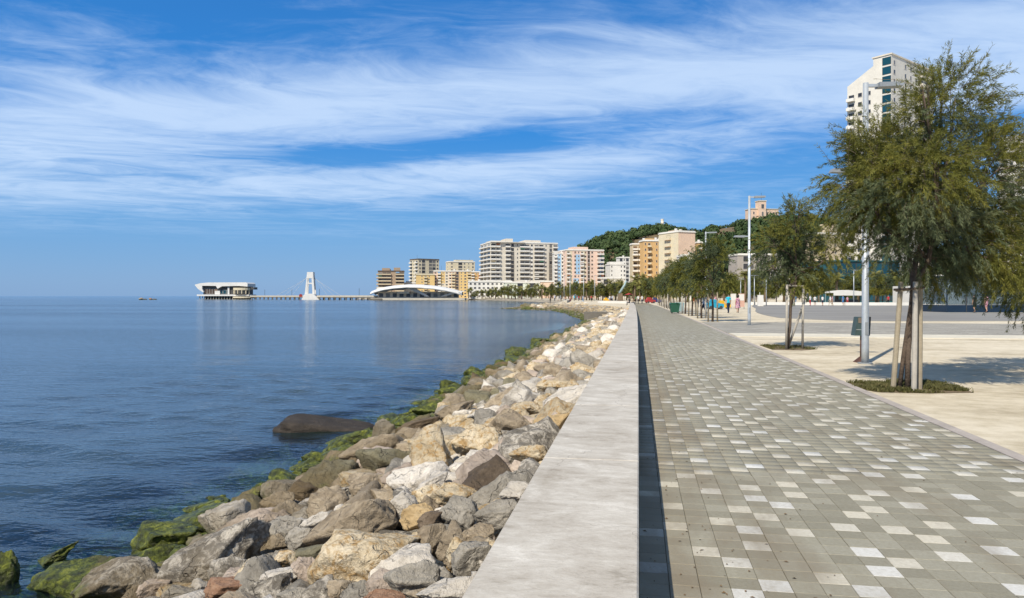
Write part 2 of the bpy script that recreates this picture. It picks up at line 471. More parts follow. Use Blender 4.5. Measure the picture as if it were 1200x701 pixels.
stone('speckled', (0.075, 0.066, 0.054), (0.16, 0.142, 0.115), (0.26, 0.232, 0.19), (0.54, 0.49, 0.41), 0.5)
stone('tan', (0.13, 0.10, 0.065), (0.30, 0.24, 0.165), (0.48, 0.40, 0.29))
stone('ochre', (0.27, 0.18, 0.08), (0.46, 0.33, 0.17), (0.60, 0.47, 0.29))
stone('brown', (0.05, 0.036, 0.024), (0.105, 0.076, 0.050), (0.19, 0.145, 0.10))
stone('rust', (0.17, 0.085, 0.045), (0.29, 0.165, 0.10), (0.42, 0.28, 0.19))
stone('pink', (0.22, 0.17, 0.13), (0.42, 0.34, 0.27), (0.57, 0.48, 0.40))
stone('olive', (0.10, 0.088, 0.05), (0.185, 0.165, 0.10), (0.27, 0.245, 0.165))
stone('moss', (0.09, 0.075, 0.03), (0.17, 0.135, 0.05), (0.25, 0.20, 0.09), moss_z=-0.42)
stone('dark', (0.016, 0.013, 0.011), (0.034, 0.027, 0.021), (0.065, 0.052, 0.040), moss=False)

m, t, b, out = new_mat('shore_bed')
pos = t.add('ShaderNodeNewGeometry').outputs['Position']
x_, y_, z_ = t.sep(pos)
n1 = t.noise(pos, 2.3, 5.0, 0.65); n3 = t.noise(pos, 19.0, 4.0, 0.7)
dry = t.ramp(n3, [(0.3, (0.05, 0.04, 0.03)), (0.7, (0.26, 0.215, 0.155))])
wetc = t.ramp(n1, [(0.38, (0.05, 0.085, 0.06)), (0.52, (0.13, 0.18, 0.085)), (0.64, (0.36, 0.34, 0.16))])
t.l.new(t.mix(t.rng(z_, -1.15, -0.7), wetc, dry), b.inputs['Base Color'])
b.inputs['Roughness'].default_value = 0.9
t.l.new(t.bump(t.math('ADD', n1, n3), 0.06, 0.8), b.inputs['Normal'])

m, t, b, out = new_mat('beach_shingle')
pos = t.add('ShaderNodeNewGeometry').outputs['Position']
x_, y_, z_ = t.sep(pos)
n1 = t.noise(t.mapping(pos, scale=(1, 0.35, 1)), 0.5, 6.0, 0.65); n3 = t.noise(pos, 7.0, 5.0, 0.75)
c = t.ramp(t.math('ADD', t.math('MULTIPLY', n1, 0.6), t.math('MULTIPLY', n3, 0.4)), [(0.36, (0.14, 0.115, 0.08)), (0.5, (0.30, 0.265, 0.21)), (0.64, (0.47, 0.41, 0.29))])
c = t.mix(t.rng(z_, -1.15, -0.85, 0.7, 0.0), c, (0.12, 0.10, 0.075))
t.l.new(c, b.inputs['Base Color']); b.inputs['Roughness'].default_value = 0.95
t.l.new(t.bump(n3, 0.15, 0.8), b.inputs['Normal'])

# ---------------------------------------------------------------- land, sea, promenade
shore = [(-0.75, 70), (-0.9, 90), (-3.2, 112), (-8, 136), (-20, 157), (-19, 175), (-28, 290), (-45, 343), (-80, 440), (-96, 490), (-140, 545), (-225, 575), (-235, 640), (-120, 900), (-40, 1500), (0, 2600)]
gp = [(-0.70, -60)] + [(-0.70 + bend(y), y) for y in (0, 20, 40, 55)] + shore + [(3000, 2600), (3000, -60)]
g = MB()
g.v = [(x, y, -0.03) for x, y in gp]; g.f = [tuple(reversed(range(len(gp))))]; g.m = [0]
ground = g.build('ground', MATS['sand'])
bm = bmesh.new(); bm.from_mesh(ground.data); bmesh.ops.triangulate(bm, faces=bm.faces[:])
bmesh.ops.recalc_face_normals(bm, faces=bm.faces[:])
if bm.faces[0].normal.z < 0: bmesh.ops.reverse_faces(bm, faces=bm.faces[:])
bm.to_mesh(ground.data); bm.free()
tag(ground, kind='structure')

# sea: graded grid, real wave relief where the grid is fine enough to carry it
def graded(a, b, fine0, fine1, step, grow=1.07):
    out = list(np.arange(fine0, fine1 + 1e-6, step)); s = step; p = fine1
    while p < b: s *= grow; p += s; out.append(min(p, b))
    s = step; p = fine0; pre = []
    while p > a: s *= grow; p -= s; pre.append(max(p, a))
    return np.array(sorted(set(pre + out)))
xs = graded(-24000, 30.0, -15, -4.2, 0.13, 1.045)
ys = graded(-60, 26000, 3.0, 24.0, 0.13, 1.045)
XX, YY = np.meshgrid(xs, ys, indexing='ij')
gx = np.gradient(xs); gy = np.gradient(ys)
SPC = np.maximum(gx[:, None], gy[None, :])
ZZ = np.zeros_like(XX)
wr = np.random.RandomState(3)
for k in range(26):
    lam = 0.55 * (1.105 ** k) * wr.uniform(0.85, 1.15)
    th = wr.normal(-YAW * 1.0 - 1.45, 0.42)
    amp = 0.0066 * lam ** 0.75 * (1.0 if lam < 1.6 else (1.6 / lam) ** 1.6)
    kx, ky = math.cos(th) * 2 * math.pi / lam, math.sin(th) * 2 * math.pi / lam
    ph = wr.uniform(0, 6.28)
    att = np.clip((lam / (SPC + 1e-6) - 4.0) / 4.0, 0, 1)
    ZZ += att * amp * (np.sin(kx * XX + ky * YY + ph + 0.8 * np.sin(0.31 * kx * YY + ph * 2)))
V = np.stack([XX, YY, ZZ + SEA_Z], -1).reshape(-1, 3)
ni, nj = XX.shape
idx = np.arange(ni * nj).reshape(ni, nj)
Fq = np.stack([idx[:-1, :-1], idx[1:, :-1], idx[1:, 1:], idx[:-1, 1:]], -1).reshape(-1, 4)
cx = XX[:-1, :-1].ravel(); cy = YY[:-1, :-1].ravel()
keep = (cx < -0.9 + 0 * cy) & ~((cx > -17) & (cy > 200)) & ~((cx > -26) & (cy > 330)) & (cy < 1e9)
land_cut = (cy > 480) & (cx > -150 + 0) | ((cy > 700) & (cx > -200 - 0.05 * (cy - 700)))
sea = link('sea', np_mesh('sea', V, Fq[keep & ~land_cut], MATS['sea_water'], smooth=True))
tag(sea, kind='structure')

# bank of stone and bed below the sea wall
def bank_z(x):
    return 0.02 + 0.30 * (x + 0.65) if x > -7.5 else -2.035 + 0.12 * (x + 7.5)
V = []; Fq = []
bx = [-0.6, -1.2, -2, -3, -4, -5, -6, -7, -8, -10, -13, -18]; by = list(np.arange(-6, 86, 2.0))
for x in bx:
    for y in by:
        w = 0.12 * mnoise.noise(Vector((x * 0.8, y * 0.8, 1.3)))
        V.append((x + bend(y), y, bank_z(x) + (w if x < -0.7 else 0)))
n = len(by)
for i in range(len(bx) - 1):
    for j in range(n - 1):
        Fq.append((i * n + j, i * n + j + 1, (i + 1) * n + j + 1, (i + 1) * n + j))
bank_o = link('shore_bank', np_mesh('shore_bank', V, Fq, MATS['shore_bed'], True))
tag(bank_o, kind='structure')
# shingle beach of the bay: slopes from the land edge down under the water
top = [(-0.72 + bend(84), 72), (-0.9, 84), (-1.2, 92), (-3.2, 112), (-8, 136), (-20, 157), (-17, 168), (-19, 190), (-28, 290), (-45, 343), (-80, 440), (-96, 490), (-140, 545), (-225, 575)]
foot = [(-5.9, 72), (-6.3, 84), (-8.6, 96), (-12.0, 118), (-17, 140), (-31, 160), (-33, 176), (-27, 192), (-33, 290), (-50, 343), (-85, 438), (-101, 484), (-146, 535), (-228, 565)]
V = []; Fq = []
NS = 7
for k in range(len(top)):
    for s_ in range(NS):
        u = s_ / (NS - 1)
        p = Vector((*top[k], 0)).lerp(Vector((*foot[k], 0)), u * 1.35)
        V.append((p.x, p.y, -0.035 - 1.22 * (u * 1.35) ** 0.85 + (0.05 * mnoise.noise(Vector((p.x, p.y, 0))) if s_ else 0)))
for k in range(len(top) - 1):
    for s_ in range(NS - 1):
        a = k * NS + s_
        Fq.append((a, a + 1, a + NS + 1, a + NS))
beach = link('beach', np_mesh('beach', V, Fq, MATS['beach_shingle'], True))
tag(beach, kind='structure')

# sea wall: core plus coping slabs
WALL_W, WALL_H, WALL_END = 0.64, 0.50, 128.0
wall = empty('sea_wall', (0, 0, 0))
tag(wall, 'long low concrete sea wall with a broad flat pale top beside the rocks', 'wall')
core = MB()
ys_w = list(np.arange(-8, WALL_END, 4.0)) + [WALL_END]
for a, c_ in zip(ys_w[:-1], ys_w[1:]):
    xa, xb = bend(a), bend(c_)
    i = len(core.v)
    core.v += [(xa - WALL_W + 0.012, a, -1.0), (xa - 0.012, a, -0.2), (xa - 0.012, a, WALL_H - 0.05), (xa - WALL_W + 0.012, a, WALL_H - 0.05),
               (xb - WALL_W + 0.012, c_, -1.0), (xb - 0.012, c_, -0.2), (xb - 0.012, c_, WALL_H - 0.05), (xb - WALL_W + 0.012, c_, WALL_H - 0.05)]
    for q in ((0, 3, 7, 4), (1, 5, 6, 2), (3, 2, 6, 7)): core.f.append(tuple(i + k for k in q)); core.m.append(0)
i = len(core.v) - 8
core.f.append((i + 4, i + 7, i + 6, i + 5)); core.m.append(0)
core.build('wall_core', MATS['wall_concrete'], wall)
SL = 2.5
yy = -7.5
def coping_mesh(y):
    x0, x1 = bend(y), bend(y + SL)
    c_ = 0.008; g_ = 0.003
    mb = MB()
    lo, hi = WALL_H - 0.045, WALL_H
    def ring(inset, z):
        return [(x0 - WALL_W + inset, y + g_ + inset, z), (x0 - inset, y + g_ + inset, z), (x1 - inset, y + SL - g_ - inset, z), (x1 - WALL_W + inset, y + SL - g_ - inset, z)]
    mb.v = ring(0, lo) + ring(0, hi - c_) + ring(c_, hi)
    mb.f = [(8, 9, 10, 11)] + [(a, (a + 1) % 4, 4 + (a + 1) % 4, 4 + a) for a in range(4)] + [(4 + a, 4 + (a + 1) % 4, 8 + (a + 1) % 4, 8 + a) for a in range(4)]
    mb.m = [0] * 9
    return mb
while yy < WALL_END - SL:
    coping_mesh(yy).build('coping_slab', MATS['wall_concrete'], wall)
    yy += SL

# promenade paving
TS = 0.1655; NC = 22; KX = NC * TS
Y0, Y1 = 2.2, 130.0
pav = empty('promenade_paving', (0, 0, 0)); tag(pav, kind='structure')
bed = MB()
yb = [-6] + list(np.arange(0, 182, 6.0))
for a, c_ in zip(yb[:-1], yb[1:]):
    bed.quad((bend(a) - 0.01, a, -0.012), (bend(a) + KX, a, -0.012), (bend(c_) + KX, c_, -0.012), (bend(c_) - 0.01, c_, -0.012))
bed.build('paving_bed', MATS['joint_sand'], pav)
tr = random.Random(4)
def tile_mesh(tone, hue):
    gp_, c_ = 0.0013, 0.0022
    h_ = TS / 2 - gp_; k = h_ - c_
    mb = MB()
    mb.v = [(-h_, -h_, -0.02), (h_, -h_, -0.02), (h_, h_, -0.02), (-h_, h_, -0.02), (-h_, -h_, -c_), (h_, -h_, -c_), (h_, h_, -c_), (-h_, h_, -c_), (-k, -k, 0), (k, -k, 0), (k, k, 0), (-k, k, 0)]
    mb.f = [(8, 9, 10, 11)] + [(a, (a + 1) % 4, 4 + (a + 1) % 4, 4 + a) for a in range(4)] + [(4 + a, 4 + (a + 1) % 4, 8 + (a + 1) % 4, 8 + a) for a in range(4)]
    mb.m = [0] * 9
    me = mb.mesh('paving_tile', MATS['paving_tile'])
    face_attr(me, 'tone', [tone] * 9); face_attr(me, 'hue', [hue] * 9)
    return me
GREY = [tile_mesh(tr.uniform(0, 0.06), tr.random()) for _ in range(12)]
WHITE = [tile_mesh(tr.uniform(0.72, 1.0), tr.random() ** 1.5) for _ in range(9)]
tiles = []
prev = [0] * NC
nrow = int((Y1 - Y0) / TS)
rows_w = []
for r in range(nrow):
    y = Y0 + (r + 0.5) * TS
    cur = [0] * NC
    c_ = tr.randrange(0, 4)
    while c_ < NC:                       # whites come about every fourth tile, shifted from row to row
        if not prev[c_] and not ((prev[c_ - 1] or prev[min(c_ + 1, NC - 1)]) and tr.random() < 0.75) and not (r > 1 and rows_w[r - 2][c_] and tr.random() < 0.6): cur[c_] = 1; c_ += tr.choice((2, 3, 4, 4, 5, 6, 8))
        else: c_ += 1
    prev = cur; rows_w.append(cur)
    for c_ in range(NC):
        tiles.append((y, (c_ + 0.5) * TS, cur[c_]))
def in_view(x, y, z=0.0):
    d = y * CA - x * SA; l = x * CA + y * SA
    if d < 0.5: return None
    px = 600 + l / d * F; py = HOR + (EYE - z) / d * F
    return px, py, d
vis = []
for k, (y, x, w) in enumerate(tiles):
    q = in_view(x + bend(y), y)
    if q and -20 < q[0] < 1215 and q[1] < 722: vis.append((q[2], k))
vis.sort()
own = set(k for _, k in vis[:300])
SV = []; SF = []; ST = []; SH = []
TV = np.array([v.co[:] for v in GREY[0].vertices]); TF = [tuple(p.vertices) for p in GREY[0].polygons]
for k, (y, x, w) in enumerate(tiles):
    dz = tr.uniform(-0.0015, 0.0012); tx = tr.gauss(0, 0.004); ty = tr.gauss(0, 0.004)
    if k in own:
        link('paving_tile', tr.choice(WHITE if w else GREY), pav, (x, y, dz), (tx, ty, 0))
    else:
        far_t = y > 26
        V_ = TV + np.array([x + bend(y), y, dz]); V_[:, 2] += TV[:, 0] * ty + TV[:, 1] * tx
        i = len(SV) and SV_n
        tone = (tr.uniform(0.72, 1.0) if w else tr.uniform(0, 0.06)); hue = tr.random()
        if w: hue = hue ** 1.5
        if far_t:
            SV.append(V_[8:12]); SF.append(np.array([[0, 1, 2, 3]]) + (i or 0)); SV_n = (i or 0) + 4; ST.append([tone]); SH.append([hue])
        else:
            SV.append(V_[4:12]); SF.append(np.array([f for f in TF if min(f) >= 4]) - 4 + (i or 0)); SV_n = (i or 0) + 8
            ST.append([tone] * 5); SH.append([hue] * 5)
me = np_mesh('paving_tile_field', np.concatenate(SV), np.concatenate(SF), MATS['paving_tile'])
face_attr(me, 'tone', np.concatenate(ST)); face_attr(me, 'hue', np.concatenate(SH))
tag(link('paving_tile_field', me, pav), kind='stuff')
# flush kerb along the sand side
kerb = empty('kerb', (0, 0, 0)); tag(kerb, kind='structure')
y = 1.0
while y < 128:
    L = 1.0
    x0, x1 = bend(y) + KX + 0.004, bend(y + L) + KX + 0.004
    mb = MB(); g_ = 0.004
    mb.v = [(x0, y + g_, -0.05), (x0 + 0.15, y + g_, -0.05), (x1 + 0.15, y + L - g_, -0.05), (x1, y + L - g_, -0.05), (x0, y + g_, 0.006), (x0 + 0.15, y + g_, 0.006), (x1 + 0.15, y + L - g_, 0.006), (x1, y + L - g_, 0.006)]
    mb.f = [(4, 5, 6, 7), (0, 1, 5, 4), (1, 2, 6, 5), (2, 3, 7, 6), (3, 0, 4, 7)]; mb.m = [0] * 5
    mb.build('kerb_block', MATS['kerb_stone'], kerb)
    y += L
# plaza: pale stone band, block-paved band, dark round square, white low wall
band = empty('stone_band', (0, 0, 0)); tag(band, kind='structure')
x = KX + 0.2
while x < 46:
    MB().box(x + 0.005, x + 1.995, 30.6, 33.2, -0.06, 0.0).build('stone_slab', MATS['pale_kerb'], band); x += 2.0
pb = MB(); pb.box(KX + 0.18, 120, 33.2, 47.2, -0.06, -0.012); tag(pb.build('block_paving', MATS['plaza_blocks']), kind='structure')
dp = [(884, 150), (881, 115), (886, 95), (885, 80), (887, 72), (894, 64.5), (903, 59), (915, 54.6), (940, 52), (980, 48.9), (1040, 47.8), (1200, 47.9), (1500, 48), (1500, 150)]
pd = MB(); pd.slab([(P(a, d).x, P(a, d).y) for a, d in dp], -0.05, -0.008); tag(pd.build('plaza', MATS['plaza_dark']), kind='structure')

# ---------------------------------------------------------------- armour stones
def ico(sub):
    bm = bmesh.new(); bmesh.ops.create_icosphere(bm, subdivisions=sub, radius=1.0)
    V = np.array([v.co[:] for v in bm.verts]); Fc = np.array([[l.vert.index for l in f.loops] for f in bm.faces])
    bm.free(); return V, Fc
ICO = {k: ico(k) for k in (1, 2, 3, 4, 5)}
def rock_shape(seed, sub, cuts=15, rough=0.07):
    """angular quarry stone: a ball cut by many planes, then broken up by ridged relief"""
    r = np.random.RandomState(seed)
    V, Fc = ICO[sub]; V = V.copy()
    N = []
    while len(N) < cuts:
        nrm = r.normal(size=3); nrm /= np.linalg.norm(nrm)
        if all(np.dot(nrm, q) < 0.80 for q in N) or r.rand() < 0.05: N.append(nrm)
        elif len(N) > 9 and r.rand() < 0.1: break
    rr = np.full(len(V), 9.0)
    for nrm in N:                      # radius of the cut solid along each vertex direction
        d = r.uniform(0.46, 0.82); q = V @ nrm
        rr = np.minimum(rr, np.where(q > 0.05, d / np.maximum(q, 0.05), 9.0))
    rr = np.minimum(rr, 1.22)
    V = V * rr[:, None]
    o = Vector(r.uniform(-50, 50, 3))
    oct_ = 5 if sub > 3 else 2
    amp = np.array([rough * (mnoise.ridged_multi_fractal(Vector(v) * 1.3 + o, 0.85, 2.2, oct_, 1.0, 2.0) - 1.1) + 0.4 * rough * mnoise.fractal(Vector(v) * 4.5 + o, 0.8, 2.1, 3) for v in V])
    nn = V / np.maximum(np.linalg.norm(V, axis=1)[:, None], 1e-6)
    V = V + nn * amp[:, None]
    lo, hi = V.min(0), V.max(0)
    V = (V - (lo + hi) / 2) / ((hi - lo) / 2)
    return V, Fc
POOL = {}
for sub, cnt, lv in ((4, 24, 5), (3, 26, 4), (2, 14, 2), (1, 8, 1)):
    POOL[sub] = [rock_shape(1000 * sub + k, lv, rough=0.085 if sub > 2 else 0.05) for k in range(cnt)]
POOL[25] = [rock_shape(300 + k, 3, rough=0.10) for k in range(16)]
POOL_ME = {sub: [np_mesh('rock', V, Fc, MATS['stone_cream'], True) for V, Fc in POOL[sub]] for sub in (3, 4)}

SLOPE0, SLOPEK = 0.16, 0.30
def slope_z(x): return SLOPE0 + SLOPEK * (x + 0.65)
def slope_hit(px, py, lift=0.0):
    """where the sight line through a photo point meets the sloping stone bank"""
    dx_ = (px - 600) / F; dz_ = (HOR - py) / F
    wx = dx_ * CA - SA; wy = dx_ * SA + CA
    # EYE + dz*D = SLOPE0+lift + K*(wx*D + .65)
    D = (SLOPE0 + lift + SLOPEK * 0.65 - EYE) / (dz_ - SLOPEK * wx)
    return Vector((wx * D, wy * D, EYE + dz_ * D)), D
def sea_hit(px, py, z=SEA_Z):
    D = (EYE - z) / ((py - HOR) / F)
    p = P(px, D, z); return p, D

# (px, py, width px, height px, roll deg, stone, own label or None)
TR = [
 (507, 535, 62, 72, -38, 'cream', 'tall pale cream boulder stained orange at its foot, leaning on the stone bank'),
 (425, 652, 132, 74, 8, 'cream', 'largest cream yellow boulder with a pitted rounded face on the bank'),
 (413, 611, 100, 62, 20, 'tan', 'broad tan boulder with ochre flank behind the largest cream boulder'),
 (577, 555, 70, 46, 5, 'brown', 'dark brown earthy boulder with a crumbly top beside the wall'),
 (537, 599, 44, 38, 0, 'grey', 'rounded grey speckled stone between ochre and brown stones'),
 (582, 599, 48, 28, 12, 'grey', 'long rounded grey stone lying against the sea wall'),
 (475, 590, 46, 40, -15, 'white', 'smooth white stone with a sharp edge over the ochre stone'),
 (489, 603, 38, 27, 0, 'ochre', 'small square ochre yellow stone under the smooth white one'),
 (507, 612, 34, 30, 0, 'brown', None), (507, 628, 32, 30, 20, 'tan', None), (530, 634, 38, 44, 25, 'tan', None),
 (552, 655, 44, 44, 0, 'grey', 'angular grey stone with a flat face close to the sea wall'),
 (536, 645, 26, 34, 0, 'cream', None), (483, 676, 62, 44, 5, 'grey', None), (530, 690, 78, 30, 10, 'white', None),
 (454, 680, 46, 32, 0, 'pink', None), (420, 692, 40, 26, 0, 'grey', None),
 (251, 652, 126, 74, 22, 'speckled', 'huge dark boulder blotched with white lichen at the water side'),
 (137, 684, 112, 62, 18, 'speckled', 'craggy grey and white boulder behind the flat olive slab'),
 (276, 608, 80, 56, -35, 'white', 'pointed whitish boulder above the blotched dark one'),
 (102, 674, 138, 44, 12, 'olive', 'long flat olive grey slab lying at the water edge'),
 (195, 632, 72, 44, 0, 'moss', 'rounded boulder capped with bright green algae below the pointed whitish one'),
 (289, 586, 36, 36, 0, 'olive', None), (240, 598, 60, 22, 20, 'moss', None), (335, 564, 44, 32, 5, 'moss', None),
 (362, 553, 22, 22, 0, 'moss', None), (440, 526, 74, 46, 8, 'tan', 'blocky tan boulder with a flat top above the green algae'),
 (492, 518, 44, 36, 25, 'tan', None), (560, 515, 56, 40, 0, 'cream', None), (326, 590, 36, 34, 0, 'tan', None),
 (356, 575, 50, 32, 12, 'brown', None), (384, 588, 44, 40, 0, 'tan', None), (396, 578, 28, 12, 8, 'white', None),
 (431, 567, 46, 28, 0, 'tan', None), (468, 556, 40, 26, 0, 'pink', None), (507, 568, 44, 18, 32, 'white', 'thin white stone tilted up between cream stones'),
 (532, 578, 54, 28, 0, 'cream', None), (370, 612, 36, 22, 25, 'white', None), (330, 620, 46, 38, 0, 'grey', None),
 (351, 628, 30, 26, 0, 'grey', None), (324, 634, 26, 20, 0, 'tan', None), (365, 647, 44, 18, 10, 'olive', 'flat oval olive pebble lying on paler stones'),
 (335, 656, 30, 24, 0, 'cream', None), (297, 669, 54, 34, 12, 'cream', None), (361, 667, 42, 30, 0, 'pink', None),
 (268, 690, 52, 26, 0, 'rust', 'reddish rust coloured stone among pale stones'), (308, 690, 60, 30, 10, 'speckled', None),
 (329, 677, 46, 24, 15, 'white', None), (234, 687, 22, 16, 0, 'white', None), (210, 696, 44, 20, 0, 'grey', None),
 (410, 513, 62, 22, 15, 'moss', 'long boulder covered in yellow green algae beside the dark slab'),
 (480, 491, 34, 16, 5, 'moss', None), (512, 477, 52, 20, 6, 'moss', 'smooth mound of vivid green algae on a boulder'),
 (530, 459, 30, 22, 0, 'moss', 'square brown boulder with green algae on its side'), (555, 435, 24, 15, 0, 'moss', None), (561, 447, 24, 13, 0, 'tan', None),
 (535, 482, 42, 22, 12, 'tan', None), (540, 496, 30, 16, 0, 'cream', None), (592, 467, 46, 26, 10, 'tan', None),
 (490, 500, 52, 18, 15, 'brown', None), (598, 496, 48, 38, -10, 'tan', 'big brown block with a smooth square face'), (570, 485, 42, 18, 15, 'white', None),
 (367, 536, 26, 16, 0, 'moss', None), (395, 550, 28, 20, 0, 'moss', None), (640, 470, 36, 22, 0, 'cream', None),
 (648, 497, 42, 32, 0, 'ochre', 'cream and orange boulder touching the sea wall'), (617, 480, 40, 22, 0, 'cream', None),
 (614, 423, 32, 14, 10, 'olive', None), (610, 411, 30, 13, 0, 'moss', None), (634, 400, 20, 10, 0, 'moss', None), (640, 431, 28, 20, -12, 'tan', None),
 (655, 455, 50, 24, 0, 'cream', None), (622, 445, 34, 20, 0, 'tan', None), (575, 459, 30, 18, 0, 'tan', None), (620, 530, 44, 26, 0, 'cream', None),
 (604, 548, 34, 18, 30, 'pink', None), (605, 575, 36, 24, 10, 'white', None), (560, 625, 36, 26, 0, 'tan', None), (575, 640, 26, 22, 0, 'cream', None),
 (0, 670, 26, 46, 0, 'moss', None), (60, 655, 50, 14, 30, 'moss', None),
 (400, 690, 34, 20, 0, 'tan', None), (375, 690, 38, 26, 0, 'speckled', None), (180, 690, 36, 22, 0, 'pink', None), (450, 700, 50, 20, 0, 'rust', None), (500, 697, 46, 22, 0, 'tan', None), (345, 697, 40, 20, 0, 'grey', None),
]
rocks = []      # (x, y, radius, obj)
MATN = {'cream': 'pale cream', 'white': 'whitish', 'grey': 'grey', 'speckled': 'blotched grey', 'tan': 'tan brown', 'ochre': 'ochre yellow',
        'brown': 'dark brown', 'rust': 'reddish', 'pink': 'dull pinkish', 'olive': 'olive grey', 'moss': 'algae covered', 'dark': 'blackish'}
LAND = []      # distinctive stones: (x, y, short name)
SHORT = {0: 'the tall orange stained boulder', 1: 'the largest cream boulder', 3: 'the dark brown earthy boulder', 17: 'the huge lichen blotched boulder', 18: 'the craggy grey and white boulder',
         19: 'the pointed whitish boulder', 20: 'the flat olive slab', 26: 'the blocky tan boulder'}
ALONG = [(10.5, 'ahead of the tall tamarisk'), (16.5, 'level with the tall tamarisk'), (21.5, 'level with the lamp and bin'), (28, 'level with the smaller tamarisk'), (34, 'level with the pale stone band'),
         (47, 'level with the block paving'), (200, 'level with the staked row')]
def rock_label(kind, pos, dims):
    x, y = pos[0], pos[1]
    zone = 'against the sea wall' if x > -1.7 else ('halfway down the bank' if x > -3.9 else ('low on the bank' if x > -5.2 else 'in the water edge'))
    m_ = max(dims[0], dims[1])
    size = 'small' if m_ < 0.17 else ('mid-sized' if m_ < 0.30 else 'big')
    shape = 'flat' if dims[2] < 0.56 * m_ else ('long' if max(dims[0], dims[1]) > 1.5 * min(dims[0], dims[1]) else 'chunky')
    near = sorted((((x - a) ** 2 + (y - b) ** 2, n_) for a, b, n_ in LAND))
    if near and near[0][0] < 1.0: where = 'beside ' + near[0][1]
    else: where = next(n_ for lim, n_ in ALONG if y < lim)
    return '%s %s %s stone %s %s' % (size, shape, MATN[kind], zone, where)
def add_rock(pos, dims, rz, roll, kind, label=None, sub=4, k=None):
    me = POOL_ME[sub][k % len(POOL_ME[sub]) if k is not None else R.randrange(len(POOL_ME[sub]))]
    o = link('rock', me, None, pos)
    q = Matrix.Rotation(rz, 3, 'Z') @ Matrix.Rotation(math.radians(-roll), 3, 'Y')
    o.rotation_euler = q.to_euler()
    o.scale = dims
    o.material_slots[0].link = 'OBJECT'; o.material_slots[0].material = MATS['stone_' + kind]
    lb = label or rock_label(kind, pos, dims)
    tag(o, lb, 'rock', 'armour stones: ' + lb if not label else 'distinctive armour stones')
    return o
for k, n_ in SHORT.items():
    p_, D = slope_hit(TR[k][0], TR[k][1] + TR[k][3] * 0.12, 0.10); LAND.append((p_.x, p_.y, n_))
for k, (px, py, w, h, roll, kind, lb) in enumerate(TR):
    pos, D = slope_hit(px, py + h * 0.12, 0.10)
    s = D / F
    a = w * s / 2 * 1.10; c_ = h * s / 2 * 1.08
    b_ = max(0.55 * a, min(a * 0.95, c_ * 1.25))
    if pos.z < SEA_Z - 0.02:
        pos, D = sea_hit(px, py + h * 0.3); pos.z = SEA_Z + c_ * 0.15
    add_rock(pos, (a, b_, c_), YAW, roll * 0.8, kind, lb, 4, k)
    rocks.append((pos.x, pos.y, 0.5 * (a + b_) * 0.95))
# the dark slab out in the water
pos, D = sea_hit(372, 505)
s = D / F
V_, F_ = ICO[5]; V_ = V_.copy()
V_ /= (np.abs(V_) ** 5).sum(1)[:, None] ** 0.2
V_ *= (1 + 0.035 * np.array([mnoise.fractal(Vector(v) * 1.8, 0.9, 2.1, 3) for v in V_]))[:, None]
V_[:, 2] *= 1 - 0.28 * (V_[:, 0] + 1) / 2; V_[:, 0] -= 0.13 * (V_[:, 2] < 0.0)
o = link('rock', np_mesh('rock', V_, F_, MATS['stone_dark'], True), None, (pos.x + 0.12, pos.y + 0.25, SEA_Z - 0.015))
o.scale = (54 * s, 0.44, 0.215); o.rotation_euler = (0.10, 0.085, YAW - 0.05)
tag(o, 'long smooth blackish slab rising from the water off the stone bank', 'rock')
rocks.append((pos.x, pos.y, 0.7)); rocks.append((pos.x + 0.9, pos.y + 0.2, 0.5))

# fill the rest of the bank, big stones first
cell = {}
def ck(x, y): return (int(math.floor(x / 0.8)), int(math.floor(y / 0.8)))
def put(x, y, r): cell.setdefault(ck(x, y), []).append((x, y, r))
def free(x, y, r, f):
    i, j = ck(x, y)
    for a in (-1, 0, 1):
        for b_ in (-1, 0, 1):
            for (X, Y, q) in cell.get((i + a, j + b_), ()):
                if (X - x) ** 2 + (Y - y) ** 2 < (f * (r + q)) ** 2: return False
    return True
for x, y, r in rocks: put(x - bend(y), y, r)
kinds_hi = ['cream'] * 9 + ['white'] * 7 + ['grey'] * 5 + ['tan'] * 3 + ['ochre'] + ['pink'] * 5 + ['speckled'] * 2
kinds_mid = ['tan'] * 4 + ['cream'] * 6 + ['grey'] * 6 + ['white'] * 4 + ['pink'] * 2 + ['olive'] * 2 + ['speckled'] * 2 + ['pink']
kinds_low = ['tan'] * 4 + ['olive'] * 4 + ['brown'] * 3 + ['moss'] * 6
fill = []
for (r0, r1, tries, f, ymax) in ((0.30, 0.46, 1700, 0.80, 84), (0.20, 0.30, 5600, 0.72, 84), (0.12, 0.20, 13000, 0.66, 84), (0.06, 0.11, 12000, 0.66, 34)):
    for _ in range(tries):
        y = 3.2 + (ymax - 3.2) * R.random() ** (1.35 if ymax > 40 else 1.8)
        ext = 5.9 + 0.7 * mnoise.noise(Vector((0, y * 0.33, 4.0)))
        if y > 66: ext -= (y - 66) * 0.10
        x = -0.72 - (ext - 0.72) * R.random()
        r = R.uniform(r0, r1)
        if x > -0.70 - r * 0.6: x = -0.70 - r * 0.6
        if x < -5.4 and R.random() < 0.55: continue
        if not free(x, y, r, f): continue
        put(x, y, r)
        kind = R.choice(kinds_hi if x > -2.6 else (kinds_mid if x > -4.6 else kinds_low))
        fill.append((x + bend(y), y, r, kind))
for _ in range(900):
    y = 4.0 + 45 * R.random() ** 1.5; x = R.uniform(-8.2, -5.5); r = R.uniform(0.18, 0.42)
    if free(x, y, r, 0.95): put(x, y, r); fill.append((x + bend(y), y, r, R.choice(['moss', 'olive', 'moss'])))
scored = []
for k, (x, y, r, kind) in enumerate(fill):
    q = in_view(x, y, slope_z(x))
    s_ = (r / q[2]) if q and -15 < q[0] < 760 and q[1] < 715 else 0
    scored.append((s_, k))
scored.sort(reverse=True)
n_own = 300 - len(TR) - 1
